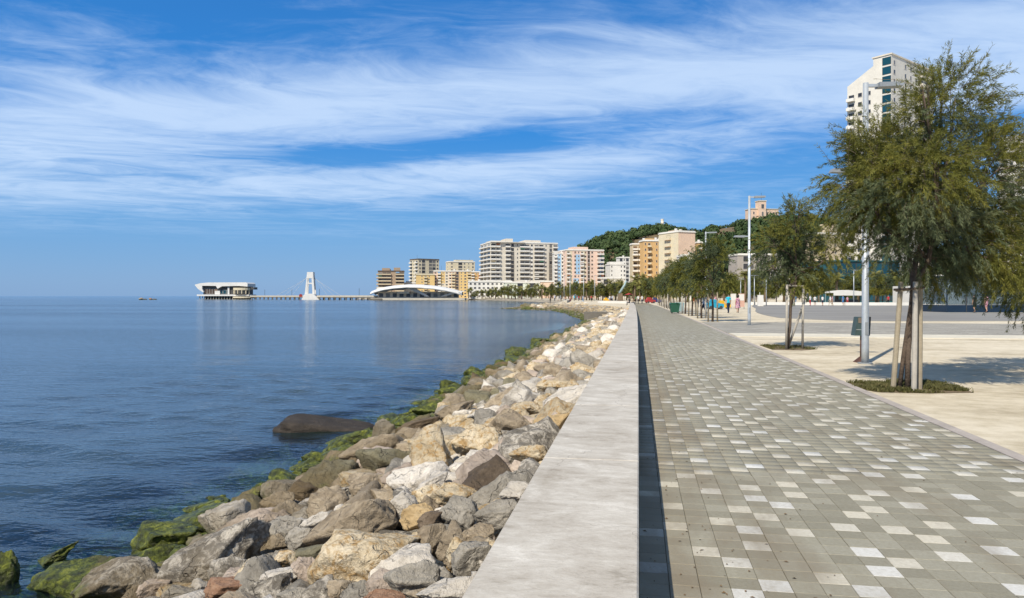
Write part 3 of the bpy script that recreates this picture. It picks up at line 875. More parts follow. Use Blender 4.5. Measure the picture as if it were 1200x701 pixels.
own_r = set(k for s_, k in scored[:n_own] if s_ > 0)
stuff = {}
for k, (x, y, r, kind) in enumerate(fill):
    z = slope_z(x) + R.uniform(-0.10, 0.05)
    dims = (r * R.uniform(0.95, 1.35), r * R.uniform(0.75, 1.1), r * R.uniform(0.55, 0.9))
    rz = R.uniform(0, 6.28); tilt = R.gauss(-14, 16)
    if k in own_r:
        add_rock((x, y, z), dims, rz, tilt, kind, None, 3 if r < 0.3 else 4)
    else:
        q = in_view(x, y, z)
        size = r / max(q[2], 1) * F if q else 0
        sub = 25 if size > 6 else (2 if size > 2.5 else 1)
        V_, F_ = R.choice(POOL[sub])
        M = np.array(Matrix.Rotation(rz, 3, 'Z') @ Matrix.Rotation(math.radians(tilt), 3, 'Y'))
        V_ = (V_ * np.array(dims)) @ M.T + np.array([x, y, z])
        stuff.setdefault(kind, []).append((V_, F_))
allV = []; allF = []; mi = []; mats_s = []; off = 0
for kind, lst in stuff.items():
    mats_s.append(MATS['stone_' + kind])
    for V_, F_ in lst:
        allV.append(V_); allF.append(F_ + off); off += len(V_); mi.append(np.full(len(F_), len(mats_s) - 1))
o = link('rock_rubble', np_mesh('rock_rubble', np.concatenate(allV), np.concatenate(allF), mats_s, True, np.concatenate(mi)))
tag(o, 'mass of smaller pale stones filling the bank between sea wall and water', 'rocks', kind='stuff')

# ---------------------------------------------------------------- hill with wood
plain('hill_earth', (0.135, 0.10, 0.055), 0.95, 0.3, 0.03, coords='pos')
def foliage_mat(name, dark, mid, light, trans=0.25, scale=0.9):
    m, t, b, out = new_mat(name)
    at = t.add('ShaderNodeAttribute', attribute_name='leaf').outputs['Fac']
    oi = t.add('ShaderNodeObjectInfo').outputs['Random']
    pos = t.add('ShaderNodeNewGeometry').outputs['Position']
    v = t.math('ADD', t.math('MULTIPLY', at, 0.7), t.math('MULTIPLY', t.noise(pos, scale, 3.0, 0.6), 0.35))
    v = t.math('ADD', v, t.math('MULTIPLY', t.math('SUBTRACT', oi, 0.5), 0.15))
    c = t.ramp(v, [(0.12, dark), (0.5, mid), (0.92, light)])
    t.l.new(c, b.inputs['Base Color']); b.inputs['Roughness'].default_value = 0.65; b.inputs['Specular IOR Level'].default_value = 0.2
    tr_ = t.add('ShaderNodeBsdfTranslucent'); t.l.new(c, tr_.inputs['Color'])
    mx = t.add('ShaderNodeMixShader'); mx.inputs[0].default_value = trans
    t.l.new(b.outputs[0], mx.inputs[1]); t.l.new(tr_.outputs[0], mx.inputs[2]); t.l.new(mx.outputs[0], out.inputs[0])
    return m
foliage_mat('wood_leaves', (0.022, 0.042, 0.016), (0.048, 0.078, 0.026), (0.09, 0.12, 0.04), 0.1, 0.05)

HPX = [600, 632, 650, 668, 690, 705, 735, 755, 775, 800, 815, 830, 842, 880, 905, 930, 955, 980, 1010, 1060, 1120, 1200, 1300]
HPY = [330, 310, 297, 296, 285, 276, 271, 264, 263, 267, 273, 268, 262, 256, 252, 252, 254, 258, 268, 290, 300, 308, 330]
def ridge_D(px): return float(np.interp(px, [600, 815, 880, 1300], [930, 900, 800, 760]))
def hill_z(px, D):
    Dr = ridge_D(px)
    top = Zat(float(np.interp(px, HPX, HPY)), Dr) - 6.0
    u = (D - (Dr - 300)) / 300.0
    if u <= 0: return -0.5
    if u <= 1: k = u * u * (3 - 2 * u) * 0.45 + 0.55 * u
    else: k = max(0.0, 1 - ((u - 1) * 0.9) ** 2)
    bump_ = mnoise.noise(Vector((px * 0.02, D * 0.012, 3.0))) * 9 * min(1, u) if u < 1 else 0
    return -0.5 + max(0, (top + 0.5) * k + bump_ * (1 - min(1, u)) * 1.6)
pxs = np.arange(590, 1320, 8.0); us = np.linspace(-0.03, 1.75, 40)
V = []; Fq = []
for a in pxs:
    for u in us:
        D = ridge_D(a) - 300 + 300 * u
        p = P(a, D); V.append((p.x, p.y, hill_z(a, D)))
n = len(us)
for i in range(len(pxs) - 1):
    for j in range(n - 1):
        Fq.append((i * n + j, (i + 1) * n + j, (i + 1) * n + j + 1, i * n + j + 1))
tag(link('hill', np_mesh('hill', V, Fq, MATS['hill_earth'], True)), kind='structure')

def leaf_clump(seed, nq, size, squash=0.85):
    r = np.random.RandomState(seed)
    d = r.normal(size=(nq, 3)); d /= np.linalg.norm(d, axis=1)[:, None]; d[:, 2] = np.abs(d[:, 2]) * 1.1 - 0.25
    rad = r.uniform(0.72, 1.05, nq) * (1 + 0.22 * np.sin(d[:, 0] * 4 + seed) * np.cos(d[:, 1] * 5))
    c = d * rad[:, None]; c[:, 2] *= squash
    t1 = np.cross(d, r.normal(size=(nq, 3))); t1 /= np.maximum(np.linalg.norm(t1, axis=1)[:, None], 1e-5)
    t2 = np.cross(d, t1)
    s1 = r.uniform(0.6, 1.3, nq)[:, None] * size; s2 = r.uniform(0.5, 1.0, nq)[:, None] * size
    lift = d * size * 0.35
    Vq = np.stack([c - t1 * s1, c - t2 * s2 + lift, c + t1 * s1, c + t2 * s2 + lift], 1).reshape(-1, 3)
    Fq = np.arange(nq * 4).reshape(-1, 4)
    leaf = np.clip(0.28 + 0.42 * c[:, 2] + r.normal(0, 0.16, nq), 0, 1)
    return Vq, Fq, leaf
CL = [leaf_clump(k, 75, 0.24) for k in range(7)]
coreV, coreF3 = ICO[1]
hr = random.Random(9)
wV = []; wF = []; wL = []; off = 0
cnt = 0
tries = 0
while cnt < 3000 and tries < 14000:
    tries += 1
    px = hr.uniform(618, 1200); u = hr.random() ** 0.6 * 1.03 + 0.05
    D = ridge_D(px) - 300 + 300 * u
    # bare earth patches on the left hill crest and the cutting
    bare = mnoise.noise(Vector((px * 0.021, u * 3.4, 7.0)))
    if (px < 812 and u > 0.45 and bare > 0.36): continue
    if (838 < px < 862 and 0.72 < u < 1.02): continue
    if (878 < px < 916 and u > 0.93): continue
    p = P(px, D, hill_z(px, D))
    s_ = hr.choice((2.6, 3.4, 4.2, 5.0, 6.2, 7.4)) * hr.uniform(0.85, 1.15) * (0.75 if u > 0.97 else 1)
    Vq, Fq_, leaf = CL[hr.randrange(7)]
    a = hr.uniform(0, 6.28); ca, sa = math.cos(a), math.sin(a)
    Q = Vq * s_ * np.array([1, 1, hr.uniform(0.8, 1.25)])
    Q = np.stack([Q[:, 0] * ca - Q[:, 1] * sa, Q[:, 0] * sa + Q[:, 1] * ca, Q[:, 2]], 1) + np.array([p.x, p.y, p.z + s_ * 0.45])
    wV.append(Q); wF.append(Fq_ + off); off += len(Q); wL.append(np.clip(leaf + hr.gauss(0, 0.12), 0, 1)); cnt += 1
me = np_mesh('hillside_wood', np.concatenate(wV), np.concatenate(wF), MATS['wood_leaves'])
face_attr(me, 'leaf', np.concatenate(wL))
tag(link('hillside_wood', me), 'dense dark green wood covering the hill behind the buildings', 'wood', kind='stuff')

# ---------------------------------------------------------------- buildings
def wallmat(name, c, var=0.07): return plain('wall_' + name, c, 0.85, var, 0.25, coords='pos')
wallmat('white', (0.66, 0.64, 0.59)); wallmat('offwhite', (0.60, 0.55, 0.46)); wallmat('tower', (0.62, 0.595, 0.53)); wallmat('cream', (0.60, 0.53, 0.38)); wallmat('beige', (0.50, 0.42, 0.29))
wallmat('yellow', (0.62, 0.45, 0.20)); wallmat('orange', (0.56, 0.36, 0.16)); wallmat('brown', (0.36, 0.27, 0.19)); wallmat('pink', (0.68, 0.50, 0.40)); wallmat('peach', (0.68, 0.50, 0.37))
wallmat('blue', (0.30, 0.46, 0.62)); wallmat('taupe', (0.27, 0.24, 0.20)); wallmat('grey', (0.34, 0.31, 0.28)); wallmat('mint', (0.58, 0.62, 0.52)); wallmat('red', (0.36, 0.14, 0.09)); wallmat('teal', (0.02, 0.10, 0.12))
plain('roof_dark', (0.13, 0.10, 0.08), 0.9, 0.2, 0.4, coords='pos')
def glassmat(name, c0, c1, rough=0.12):
    m, t, b, out = new_mat(name)
    oi = t.add('ShaderNodeObjectInfo').outputs['Random']
    t.l.new(t.ramp(oi, [(0.0, c0), (0.6, [q * 1.5 for q in c0]), (0.72, c1), (1.0, c1)]), b.inputs['Base Color'])
    b.inputs['Roughness'].default_value = rough; b.inputs['Specular IOR Level'].default_value = 0.5
    return m
glassmat('window_glass', (0.035, 0.036, 0.04), (0.16, 0.15, 0.135), 0.2)
glassmat('window_warm', (0.06, 0.04, 0.028), (0.20, 0.12, 0.07), 0.3)
glassmat('teal_glass', (0.008, 0.045, 0.065), (0.012, 0.06, 0.08), 0.1)
plain('frame_white', (0.60, 0.58, 0.54), 0.6, 0.06, 2.0); plain('frame_dark', (0.06, 0.06, 0.06), 0.6, 0.1, 2.0)
CACHE = {}
def win_mesh(w, h, frame='frame_white', glass='window_glass'):
    key = ('w', round(w, 2), round(h, 2), frame, glass)
    if key not in CACHE:
        mb = MB(); f_ = 0.09
        # frame ring stands proud of the wall, the pane sits back inside it
        mb.box(-w / 2, w / 2, -0.07, 0.0, 0, f_).box(-w / 2, w / 2, -0.07, 0.0, h - f_, h)
        mb.box(-w / 2, -w / 2 + f_, -0.07, 0.0, f_, h - f_).box(w / 2 - f_, w / 2, -0.07, 0.0, f_, h - f_)
        mb.box(-w / 2 + f_, w / 2 - f_, -0.03, 0.0, f_, h - f_, 1)
        CACHE[key] = mb.mesh('window', [MATS[frame], MATS[glass]])
    return CACHE[key]
def balc_mesh(w, d, wall, rail):
    key = ('b', round(w, 2), round(d, 2), wall, rail)
    if key not in CACHE:
        mb = MB()
        mb.box(-w / 2, w / 2, -d, 0.0, -0.16, 0.0)
        mb.box(-w / 2, w / 2, -d, -d + 0.1, 0.0, 0.95, 1)
        mb.box(-w / 2, -w / 2 + 0.1, -d + 0.1, 0, 0.0, 0.95, 1); mb.box(w / 2 - 0.1, w / 2, -d + 0.1, 0, 0.0, 0.95, 1)
        CACHE[key] = mb.mesh('balcony', [MATS[wall], MATS[rail]])
    return CACHE[key]
br_ = random.Random(21)
for n_, c_ in (('awning_blue', (0.16, 0.28, 0.42)), ('awning_green', (0.10, 0.22, 0.15)), ('awning_cream', (0.55, 0.47, 0.32)), ('awning_rust', (0.34, 0.14, 0.07)), ('awning_white', (0.66, 0.65, 0.62))): plain(n_, c_, 0.9, 0.1, 2.0)
AWN = ['awning_blue', 'awning_green', 'awning_cream', 'awning_rust', 'awning_white', 'awning_white']
def awn_mesh(w, mt):
    key = ('a', round(w, 2), mt)
    if key not in CACHE:
        mb = MB(); mb.quad((-w / 2, -0.01, 0.35), (w / 2, -0.01, 0.35), (w / 2, -1.3, -0.35), (-w / 2, -1.3, -0.35)); mb.box(-w / 2, w / 2, -1.31, -1.29, -0.6, -0.35)
        CACHE[key] = mb.mesh('awning', MATS[mt])
    return CACHE[key]
def face(parent, origin, rot, width, height, nf, bays, wall, rail, frame='frame_white', f0=0, glass='window_glass', fl_from=0.0):
    """fill one facade: origin = local lower left corner, rot = about z (0 = facing -y)"""
    nb = len(bays); bw = width / nb; fh = height / nf
    M = Matrix.Translation(Vector(origin)) @ Matrix.Rotation(rot, 4, 'Z')
    def place(name, me, x, z):
        p = M @ Vector((x, 0, z)); o = link(name, me, parent, p, (0, 0, rot)); return o
    for k, ch in enumerate(bays):
        x = (k + 0.5) * bw
        for fl in range(f0, nf):
            z = fl * fh
            if ch == '.': continue
            if ch == 'w': place('window', win_mesh(min(1.6, bw * 0.55), fh * 0.48, frame, glass), x, z + fh * 0.30)
            elif ch == 'n': place('window', win_mesh(min(0.9, bw * 0.4), fh * 0.42, frame, glass), x, z + fh * 0.34)
            elif ch == 'g': place('window', win_mesh(bw * 0.96, fh * 0.8, frame, glass), x, z + fh * 0.12)
            elif ch in 'bB':
                place('window', win_mesh(bw * (0.62 if ch == 'b' else 0.9), fh * 0.68, 'frame_dark' if br_.random() < .6 else frame, glass), x, z + 0.05)
                place('balcony', balc_mesh(bw * (0.88 if ch == 'b' else 1.0), 1.35, wall, rail), x, z + 0.02)
                if br_.random() < 0.10: place('awning', awn_mesh(bw * 0.8, br_.choice(AWN)), x, z + fh * 0.78)
            elif ch == 'd':      # dark stair or lift strip
                place('window', win_mesh(bw * 0.5, fh * 0.72, 'frame_dark', glass), x, z + fh * 0.14)
def apartment(name, label, px0, pxc, px1, ytop, D, yaw, nf, front, side, wall, rail='wall_white', panels=(), glass='window_glass', f0=0, group=None, roof='wall_white', frame='frame_white', sidewall=None, depth=14.0, pent=None):
    """corner block: pxc = photo column of the corner between its left side face and its front"""
    yw = math.radians(yaw)
    H = Zat(ytop, D) - 0.9
    Wd = (px1 - pxc) / F * D / math.cos(yw)
    if yaw > 0.5: depth = max(6.0, (pxc - px0) / F * D / math.sin(yw))
    root = empty(name, P(pxc, D), YAW + yw)
    MB().box(0, Wd, 0, depth, -0.4, H).build('wall', MATS['wall_' + wall], root)
    rf = MB().box(-0.35, Wd + 0.35, -0.35, depth + 0.35, H, H + 0.35)
    rf.box(-0.1, Wd + 0.1, -0.1, 0.12, H + 0.35, H + 0.9).box(-0.1, 0.12, 0.12, depth, H + 0.35, H + 0.9)
    r_ = rf.build('roof', MATS[roof], root)
    if pent:
        for (a, b_, c_, d_, h_) in pent: 
            MB().box(a * Wd, b_ * Wd, c_ * depth, d_ * depth, H + 0.352, H + 0.352 + h_).build('penthouse', MATS['wall_' + wall], root)
    fh = H / nf
    for (b0, b1, fa, fb, mt) in panels:
        bw = Wd / len(front)
        MB().box(b0 * bw, b1 * bw, -0.03 if mt != 'taupe' else -0.05, 0.0, fa * fh, min(H - 0.02, fb * fh)).build('facade_panel', MATS['wall_' + mt], root)
    face(root, (0, -0.055, 0), 0, Wd, H, nf, front, 'wall_' + wall, rail, frame, f0, glass)
    if yaw > 0.5 and side:
        face(root, (-0.004, depth, 0), -math.pi / 2, depth, H, nf, side, 'wall_' + wall, rail, frame, f0, glass)
    for _ in range(br_.randrange(1, 4)):
        x_ = br_.uniform(0.1, 0.9) * Wd; y_ = br_.uniform(0.2, 0.7) * depth
        if br_.random() < 0.5: MB().tube([(x_, y_, H + 0.35), (x_, y_, H + 0.35 + br_.uniform(2, 4.5))], 0.07, 5).build('aerial', MATS['frame_dark'], root)
        else: MB().tube([(x_, y_, H + 0.36), (x_, y_, H + 2.1)], 0.8, 10).build('water_tank', MATS['frame_white'], root)
    tag(root, label, 'building', group)
    return root, Wd, H, depth

G_ = 'apartment blocks along the bay'
apartment('apartment_block', 'brown apartment block with stacked terraces behind the shell roofed pavilion', 440, 443, 473, 317, 610, 8, 8, 'BBB.BB', 'b', 'brown', 'wall_beige', group=G_, roof='roof_dark', pent=[(0.15, 0.45, 0.1, 0.5, 2.6), (0.6, 0.85, 0.1, 0.5, 3.0)])
apartment('apartment_block', 'tall cream apartment block behind the yellow ones', 478, 490, 513, 303, 640, 35, 11, 'wg.ggw', 'bwb', 'cream', group=G_, roof='roof_dark')
apartment('apartment_block', 'pale grey low house between brown and yellow apartment blocks', 470, 471, 489, 331, 625, 5, 4, 'w.w', '', 'offwhite', group=G_)
apartment('apartment_block', 'orange yellow apartment block with plain end strip beside the shell roof', 486, 488, 509, 321, 585, 10, 8, '.nbn.', '', 'yellow', rail='wall_cream', group=G_, roof='wall_cream')
apartment('apartment_block', 'pink and white apartment block with a yellow bay', 507, 508, 530, 317, 592, 6, 9, 'wbnwb', '', 'offwhite', group=G_, panels=[(0, 1, 0, 9, 'pink'), (1, 3, 5, 9, 'yellow'), (4, 5, 0, 9, 'peach')])
apartment('apartment_block', 'yellow and peach apartment block with deep balconies next to the white low hotel', 528, 529, 552, 317, 588, 6, 9, 'bdnwb', '', 'yellow', rail='wall_cream', group=G_, panels=[(0, 1, 0, 9, 'peach'), (1, 2, 0, 9, 'brown')])
apartment('apartment_block', 'cream apartment block with flat stepped roof rising behind yellow blocks', 521, 527, 556, 306, 660, 20, 11, 'w.gwnw', 'w', 'cream', group=G_, pent=[(0.25, 0.95, 0.1, 0.6, 1.8)])
apartment('apartment_block', 'narrow brown and red house behind the white high-rise', 551, 552, 565, 318, 650, 5, 9, 'bnb', '', 'orange', group=G_, panels=[(2, 3, 0, 9, 'red')])
apartment('low_hotel', 'white three storey hotel with long ribbon windows below the high-rise', 547, 549, 600, 329, 515, 4, 4, 'wwwwwwwwww', '', 'white', group=None)
# the big white high-rise, three joined volumes
root, Wd, H, dp_ = apartment('high_rise', 'largest white high-rise with rows of balconies over the bay', 561, 575, 655, 283, 545, 16, 13, 'Bb.BdnBBwBBndB', 'bbb', 'offwhite', rail='wall_white',
    panels=[(3.95, 4.85, 2, 11, 'taupe'), (12.1, 12.9, 2, 11, 'taupe'), (8.3, 8.75, 0, 13, 'white')], pent=[(0.02, 0.2, 0.1, 0.6, 1.4), (0.26, 0.36, 0.2, 0.7, 3.4), (0.55, 0.78, 0.2, 0.7, 2.6)])
for (a, b_) in ((0.0, 0.22), (0.22, 0.5)):
    MB().box(a * Wd + 0.02, b_ * Wd - 0.02, -2.2, -0.06, H + 0.36, H + 0.62).build('terrace_canopy', MATS['wall_white'], root)
apartment('terrace_house', 'low mint white building with terraces under the high-rise', 590, 592, 634, 330, 500, 4, 3, 'w.g.gw', '', 'mint')
apartment('terrace_house', 'small beige house beside palms below the pastel block', 633, 634, 649, 329, 498, 4, 3, '..n', '', 'peach')
apartment('apartment_block', 'pastel apartment block in pink, yellow and light blue', 655, 664, 709, 292, 520, 14, 12, 'b.wnbwdw.Bb', 'bw', 'pink', rail='wall_white', glass='window_warm', group=G_,
    panels=[(0, 1.6, 0, 12, 'cream'), (2, 3.6, 0, 5, 'blue'), (2.6, 4.0, 6, 11, 'blue'), (9.6, 10.9, 5, 11, 'blue'), (4.2, 5.8, 5, 12, 'cream'), (6.1, 6.9, 0, 12, 'grey')], pent=[(0.2, 0.6, 0.1, 0.6, 2.4)])
apartment('apartment_block', 'slim light blue and white wing beside the pastel block', 648, 649, 662, 296, 528, 4, 12, 'bnb', '', 'white', group=G_, panels=[(1, 2, 0, 12, 'blue')])
apartment('apartment_block', 'plain white apartment block with set back top under the wooded hill', 712, 715, 734, 309, 560, 8, 8, 'n..nw', '', 'white', group=G_, pent=[(0.0, 0.9, 0.1, 0.7, 2.0)])
apartment('apartment_block', 'white stepped apartment block behind the plain white one', 724, 726, 741, 301, 585, 8, 10, 'gwgw', '', 'white', group=G_)
apartment('low_shed', 'low grey white roofs in front of the white apartment block', 706, 707, 732, 325, 470, 4, 3, 'g.ww', '', 'offwhite')
apartment('apartment_block', 'tan apartment block with white balconies beside its orange neighbour', 740, 741, 754, 285, 428, 5, 10, 'bb', '', 'beige', group=G_, glass='window_warm')
apartment('apartment_block', 'orange apartment block with a column of balconies', 752, 754, 772, 281, 420, 6, 10, 'nb.n', '', 'orange', rail='wall_cream', group=G_, glass='window_warm', pent=[(0.2, 0.8, 0.2, 0.7, 1.4)])
apartment('apartment_block', 'shaded brown block crowded with balconies between orange and cream blocks', 769, 771, 781, 280, 424, 6, 10, 'BB', '', 'brown', rail='wall_offwhite', group=G_, glass='window_warm')
root, Wd, H, dp_ = apartment('apartment_block', 'cream apartment block with a tall blank peach end wall', 779, 795, 817, 270, 380, 24, 10, '.....', 'nbw', 'peach', rail='wall_cream', group=G_, glass='window_warm', pent=[(0.1, 0.5, 0.2, 0.6, 1.0)])
MB().box(-0.06, -0.002, 0.02, dp_ - 0.02, 0, H - 0.02).build('facade_panel', MATS['wall_cream'], root)
apartment('apartment_block', 'narrow orange house glimpsed past the blank peach wall', 816, 817, 823, 283, 400, 4, 9, 'b', '', 'orange', group=G_)
apartment('low_shed', 'white flat roofed annex in front of the blank peach wall', 798, 800, 814, 298, 330, 5, 4, '..', '', 'white')
apartment('office_block', 'grey long office block with white roof edge behind the plaza trees', 862, 864, 917, 297, 330, 4, 6, '.ggwgggw', '', 'grey')
apartment('apartment_block', 'white end house behind the grey office block', 915, 916, 926, 320, 300, 4, 3, 'w.', '', 'white')
apartment('apartment_block', 'beige apartment block behind the plaza trees beside the tower', 952, 960, 996, 272, 330, 20, 9, 'w.nw', 'w', 'beige', pent=[(0.35, 0.8, 0.1, 0.6, 4.5)])
apartment('apartment_block', 'white apartment tower seen past the largest tree', 1183, 1190, 1245, 158, 330, 20, 22, 'bwbwb', 'bw', 'white', glass='window_glass')

# white tower with stepped sloping roof
T_ = empty('tower_block', P(1044, 262), YAW + math.radians(38)); D_ = 262
H0 = Zat(64, D_); wl = 20.0; wf = 34.0
tw = MB()
tw.box(0, wf, 0, wl * 0.32, -0.4, H0)
tw.build('wall', MATS['wall_tower'], T_)
sl = MB()       # lower wing steps down away from the corner; its roof slopes
prof = [(wl * 0.32, -0.4), (wl * 0.80, -0.4), (wl * 0.80, H0 - 8.0), (wl * 0.32, H0 - 2.6)]
i = 0
for x0, x1 in ((0.0, wf),):
    base_i = len(sl.v)
    sl.v += [(x0, y, z) for y, z in prof] + [(x1, y, z) for y, z in prof]
    sl.f += [tuple(base_i + k for k in (0, 3, 2, 1)), tuple(base_i + k for k in (4, 5, 6, 7))]; sl.m += [0, 0]
    for k in range(4):
        j = (k + 1) % 4
        sl.f.append((base_i + k, base_i + j, base_i + 4 + j, base_i + 4 + k)); sl.m.append(0)
sl.build('side_wing', MATS['wall_tower'], T_)
MB().box(-0.3, wf + 0.3, -0.3, wl * 0.34, H0, H0 + 0.5).build('roof', MATS['wall_offwhite'], T_)
NFT = 26
face(T_, (0, -0.05, 0), 0, wf, H0 - 1, NFT, 'w.wwwbbw', 'wall_white', 'wall_offwhite', 'frame_white', 2)
face(T_, (-0.05, wl * 0.32, 0), -math.pi / 2, wl * 0.32, H0 - 0.4, NFT, '.g', 'wall_white', 'wall_white', 'frame_dark', 2, 'teal_glass')
face(T_, (-0.05, wl * 0.80, 0), -math.pi / 2, wl * 0.48, H0 - 10.5, NFT - 3, 'bww', 'wall_white', 'wall_white', 'frame_white', 2)
tag(T_, 'tall white tower block with stepped sloping roof behind the largest tree', 'tower block')

# dark teal glass hall behind the plaza
Gl = empty('glass_hall', P(972, 190), YAW + math.radians(6))
hh_ = Zat(305, 190); ww_ = 60 / F * 190
MB().box(0, ww_ + 6, 0, 14, -0.3, hh_ - 0.3).build('wall', MATS['wall_teal'], Gl)
MB().box(-0.4, ww_ + 6.4, -0.4, 14.4, hh_ - 0.3, hh_).build('roof', MATS['wall_teal'], Gl)
face(Gl, (0, -0.06, 0), 0, ww_ + 6, hh_ - 0.4, 3, 'gggggggg', 'wall_teal', 'wall_teal', 'frame_dark', 0, 'teal_glass')
tag(Gl, 'dark teal glass hall behind the plaza palms', 'hall')

# villa on the hill
Vl = empty('hill_villa', P(896, 788, Zat(258, 788)), YAW + math.radians(10))
mb = MB().box(-15, 16, 0, 14, 0, 11.5); mb.build('wall', MATS['wall_peach'], Vl)
MB().box(-15.5, 16.5, -0.5, 14.5, 11.5, 12.2).build('roof', MATS['wall_cream'], Vl)
MB().box(-8, 0, -3, 5, 0, 19.5).build('tower', MATS['wall_peach'], Vl)
MB().box(-8.5, 0.5, -3.5, 5.5, 19.5, 20.4).build('tower_roof', MATS['wall_cream'], Vl)
MB().tube([(-4, 0, 20.4), (-4, 0, 29)], 0.16, 6).build('mast', MATS['frame_dark'], Vl)
link('tower_window', win_mesh(3.2, 4.5), Vl, (-4, -3.05, 12)); link('tower_window', win_mesh(2.2, 4.5), Vl, (-4, -3.05, 4))
for x in (-12.5, 3, 6.5, 10, 13.5): link('window', win_mesh(1.6, 2.6), Vl, (x, -0.06, 6)); link('window', win_mesh(1.6, 2.6), Vl, (x, -0.06, 1.5))
tag(Vl, 'cream villa with a square tower on the wooded hilltop', 'villa')
Lt = empty('hill_tower', P(776, 880, Zat(268, 880)))
MB().tube([(0, 0, -4), (0, 0, 10.0)], [1.9, 1.7], 12).build('shaft', MATS['wall_offwhite'], Lt, True)
MB().tube([(0, 0, 10.0), (0, 0, 11.4)], [1.95, 1.95], 12).build('cap', MATS['wall_white'], Lt)
tag(Lt, 'slim pale round tower on the bare hill crest', 'tower')

# ---------------------------------------------------------------- shell-roofed pavilion, pier, far pavilion
plain('shell_white', (0.66, 0.65, 0.62), 0.5, 0.06, 0.3); plain('concrete_dark', (0.16, 0.145, 0.12), 0.9, 0.2, 0.6, coords='pos'); plain('deck_pale', (0.50, 0.46, 0.38), 0.85, 0.12, 0.5, coords='pos')
plain('paint_red', (0.34, 0.04, 0.035), 0.6, 0.1, 2.0); plain('dark_metal', (0.045, 0.045, 0.045), 0.6, 0.15, 3.0)
DS = 500.0
Sp = empty('shell_pavilion', P(490, DS), YAW)
u_ = DS / F
# profile in photo columns: outer top and inner underside
topc = [(434, 341.0), (440, 338.6), (450, 336.0), (462, 334.2), (478, 333.0), (494, 333.4), (510, 334.8), (524, 337.2), (534, 339.6), (541, 341.8)]
def sx(px): return (px - 490) * u_
def sz(py): return Zat(py, DS)
under = [(541, 343.0), (532, 345.6), (526, 344.5), (520, 341.5), (510, 338.8), (494, 337.4), (486, 337.0), (480, 337.6), (470, 336.6), (460, 335.8), (450, 337.6), (444, 339.2), (434, 342.0)]
V = []; Fq = []
nseg = 9
for k, (px, py) in enumerate(topc):
    wd = 9.0 + 6.0 * math.sin(math.pi * k / (len(topc) - 1))
    for j in range(nseg):
        v_ = -1 + 2 * j / (nseg - 1)
        V.append((sx(px), 8 + v_ * wd, sz(py) - 1.6 * v_ * v_))
n0 = len(V)
for (x, y, z) in list(V): V.append((x, y, z - 1.15))
for k in range(len(topc) - 1):
    for j in range(nseg - 1):
        a = k * nseg + j
        Fq.append((a, a + nseg, a + nseg + 1, a + 1)); Fq.append((n0 + a, n0 + a + 1, n0 + a + nseg + 1, n0 + a + nseg))
    for j, fl in ((0, 1), (nseg - 1, 0)):
        a = k * nseg + j; q = (a, n0 + a, n0 + a + nseg, a + nseg); Fq.append(q if fl else tuple(reversed(q)))
link('shell_roof', np_mesh('shell_roof', V, Fq, MATS['shell_white'], True), Sp)
for (a, b_) in (((481, 337.6), (502, 347.6)), ((541, 341.5), (518, 347.6)), ((449, 337.4), (443, 340.0))):
    mb = MB(); x0, z0 = sx(a[0]), sz(a[1]); x1, z1 = sx(b_[0]), sz(b_[1])
    mb.prism([(x0 - 3.4, z0 + 0.3), (x0 + 3.2, z0 + 0.3), (x1 + 0.9, z1), (x1 - 1.1, z1)], -2.0, -1.2); mb.build('shell_strut', MATS['shell_white'], Sp)
mb = MB().box(sx(442), sx(536), 2.2, 14, 0, 4.6); mb.build('inner_room', MATS['wall_offwhite'], Sp)
for px in range(446, 536, 8): link('window', win_mesh(3.0, 2.8, 'frame_white', 'window_glass'), Sp, (sx(px), 2.15, 0.8))
MB().box(sx(466), sx(480), -1.5, 1.6, 3.2, 4.6).build('awning', MATS['wall_offwhite'], Sp)
MB().box(sx(436), sx(545), -4, 16, -1.1, 0.25).build('base', MATS['deck_pale'], Sp)
MB().box(sx(434), sx(449), -5.0, -4.01, -1.5, 0.0).build('quay_dark_wall', MATS['concrete_dark'], Sp)  # dark concrete face before the left end of the base
tag(Sp, 'low pavilion with a white swooping shell roof at the root of the pier', 'pavilion')

pa, pb_ = P(446, 505), P(296, 640)
Pr = empty('pier', (pa.x, pa.y, 0), math.atan2(pb_.y - pa.y, pb_.x - pa.x))
Lp = (pb_ - pa).length
MB().box(0, Lp, -2.4, 2.4, 0.35, 1.0).build('deck', MATS['concrete_dark'], Pr)
MB().box(0, Lp, 2.2, 2.4, 1.0, 2.0).build('parapet', MATS['deck_pale'], Pr); MB().box(0, Lp, -2.4, -2.2, 1.0, 2.0).build('parapet', MATS['deck_pale'], Pr)
pil = MB().tube([(0, 0, -2.5), (0, 0, 0.35)], 0.45, 8).mesh('pile', MATS['concrete_dark'], True)
k = 3.0
while k < Lp:
    for s_ in (-1.7, 1.7): link('pile', pil, Pr, (k, s_, 0))
    k += 7.4
for d_ in (0.12, 0.4, 0.62, 0.86):
    MB().tube([(d_ * Lp, 2.1, 1.0), (d_ * Lp, 2.1, 7.0)], 0.12, 6).build('lamp_post', MATS['dark_metal'], Pr)
tag(Pr, 'long low concrete pier on round piles running out to the sea pavilion', 'pier')
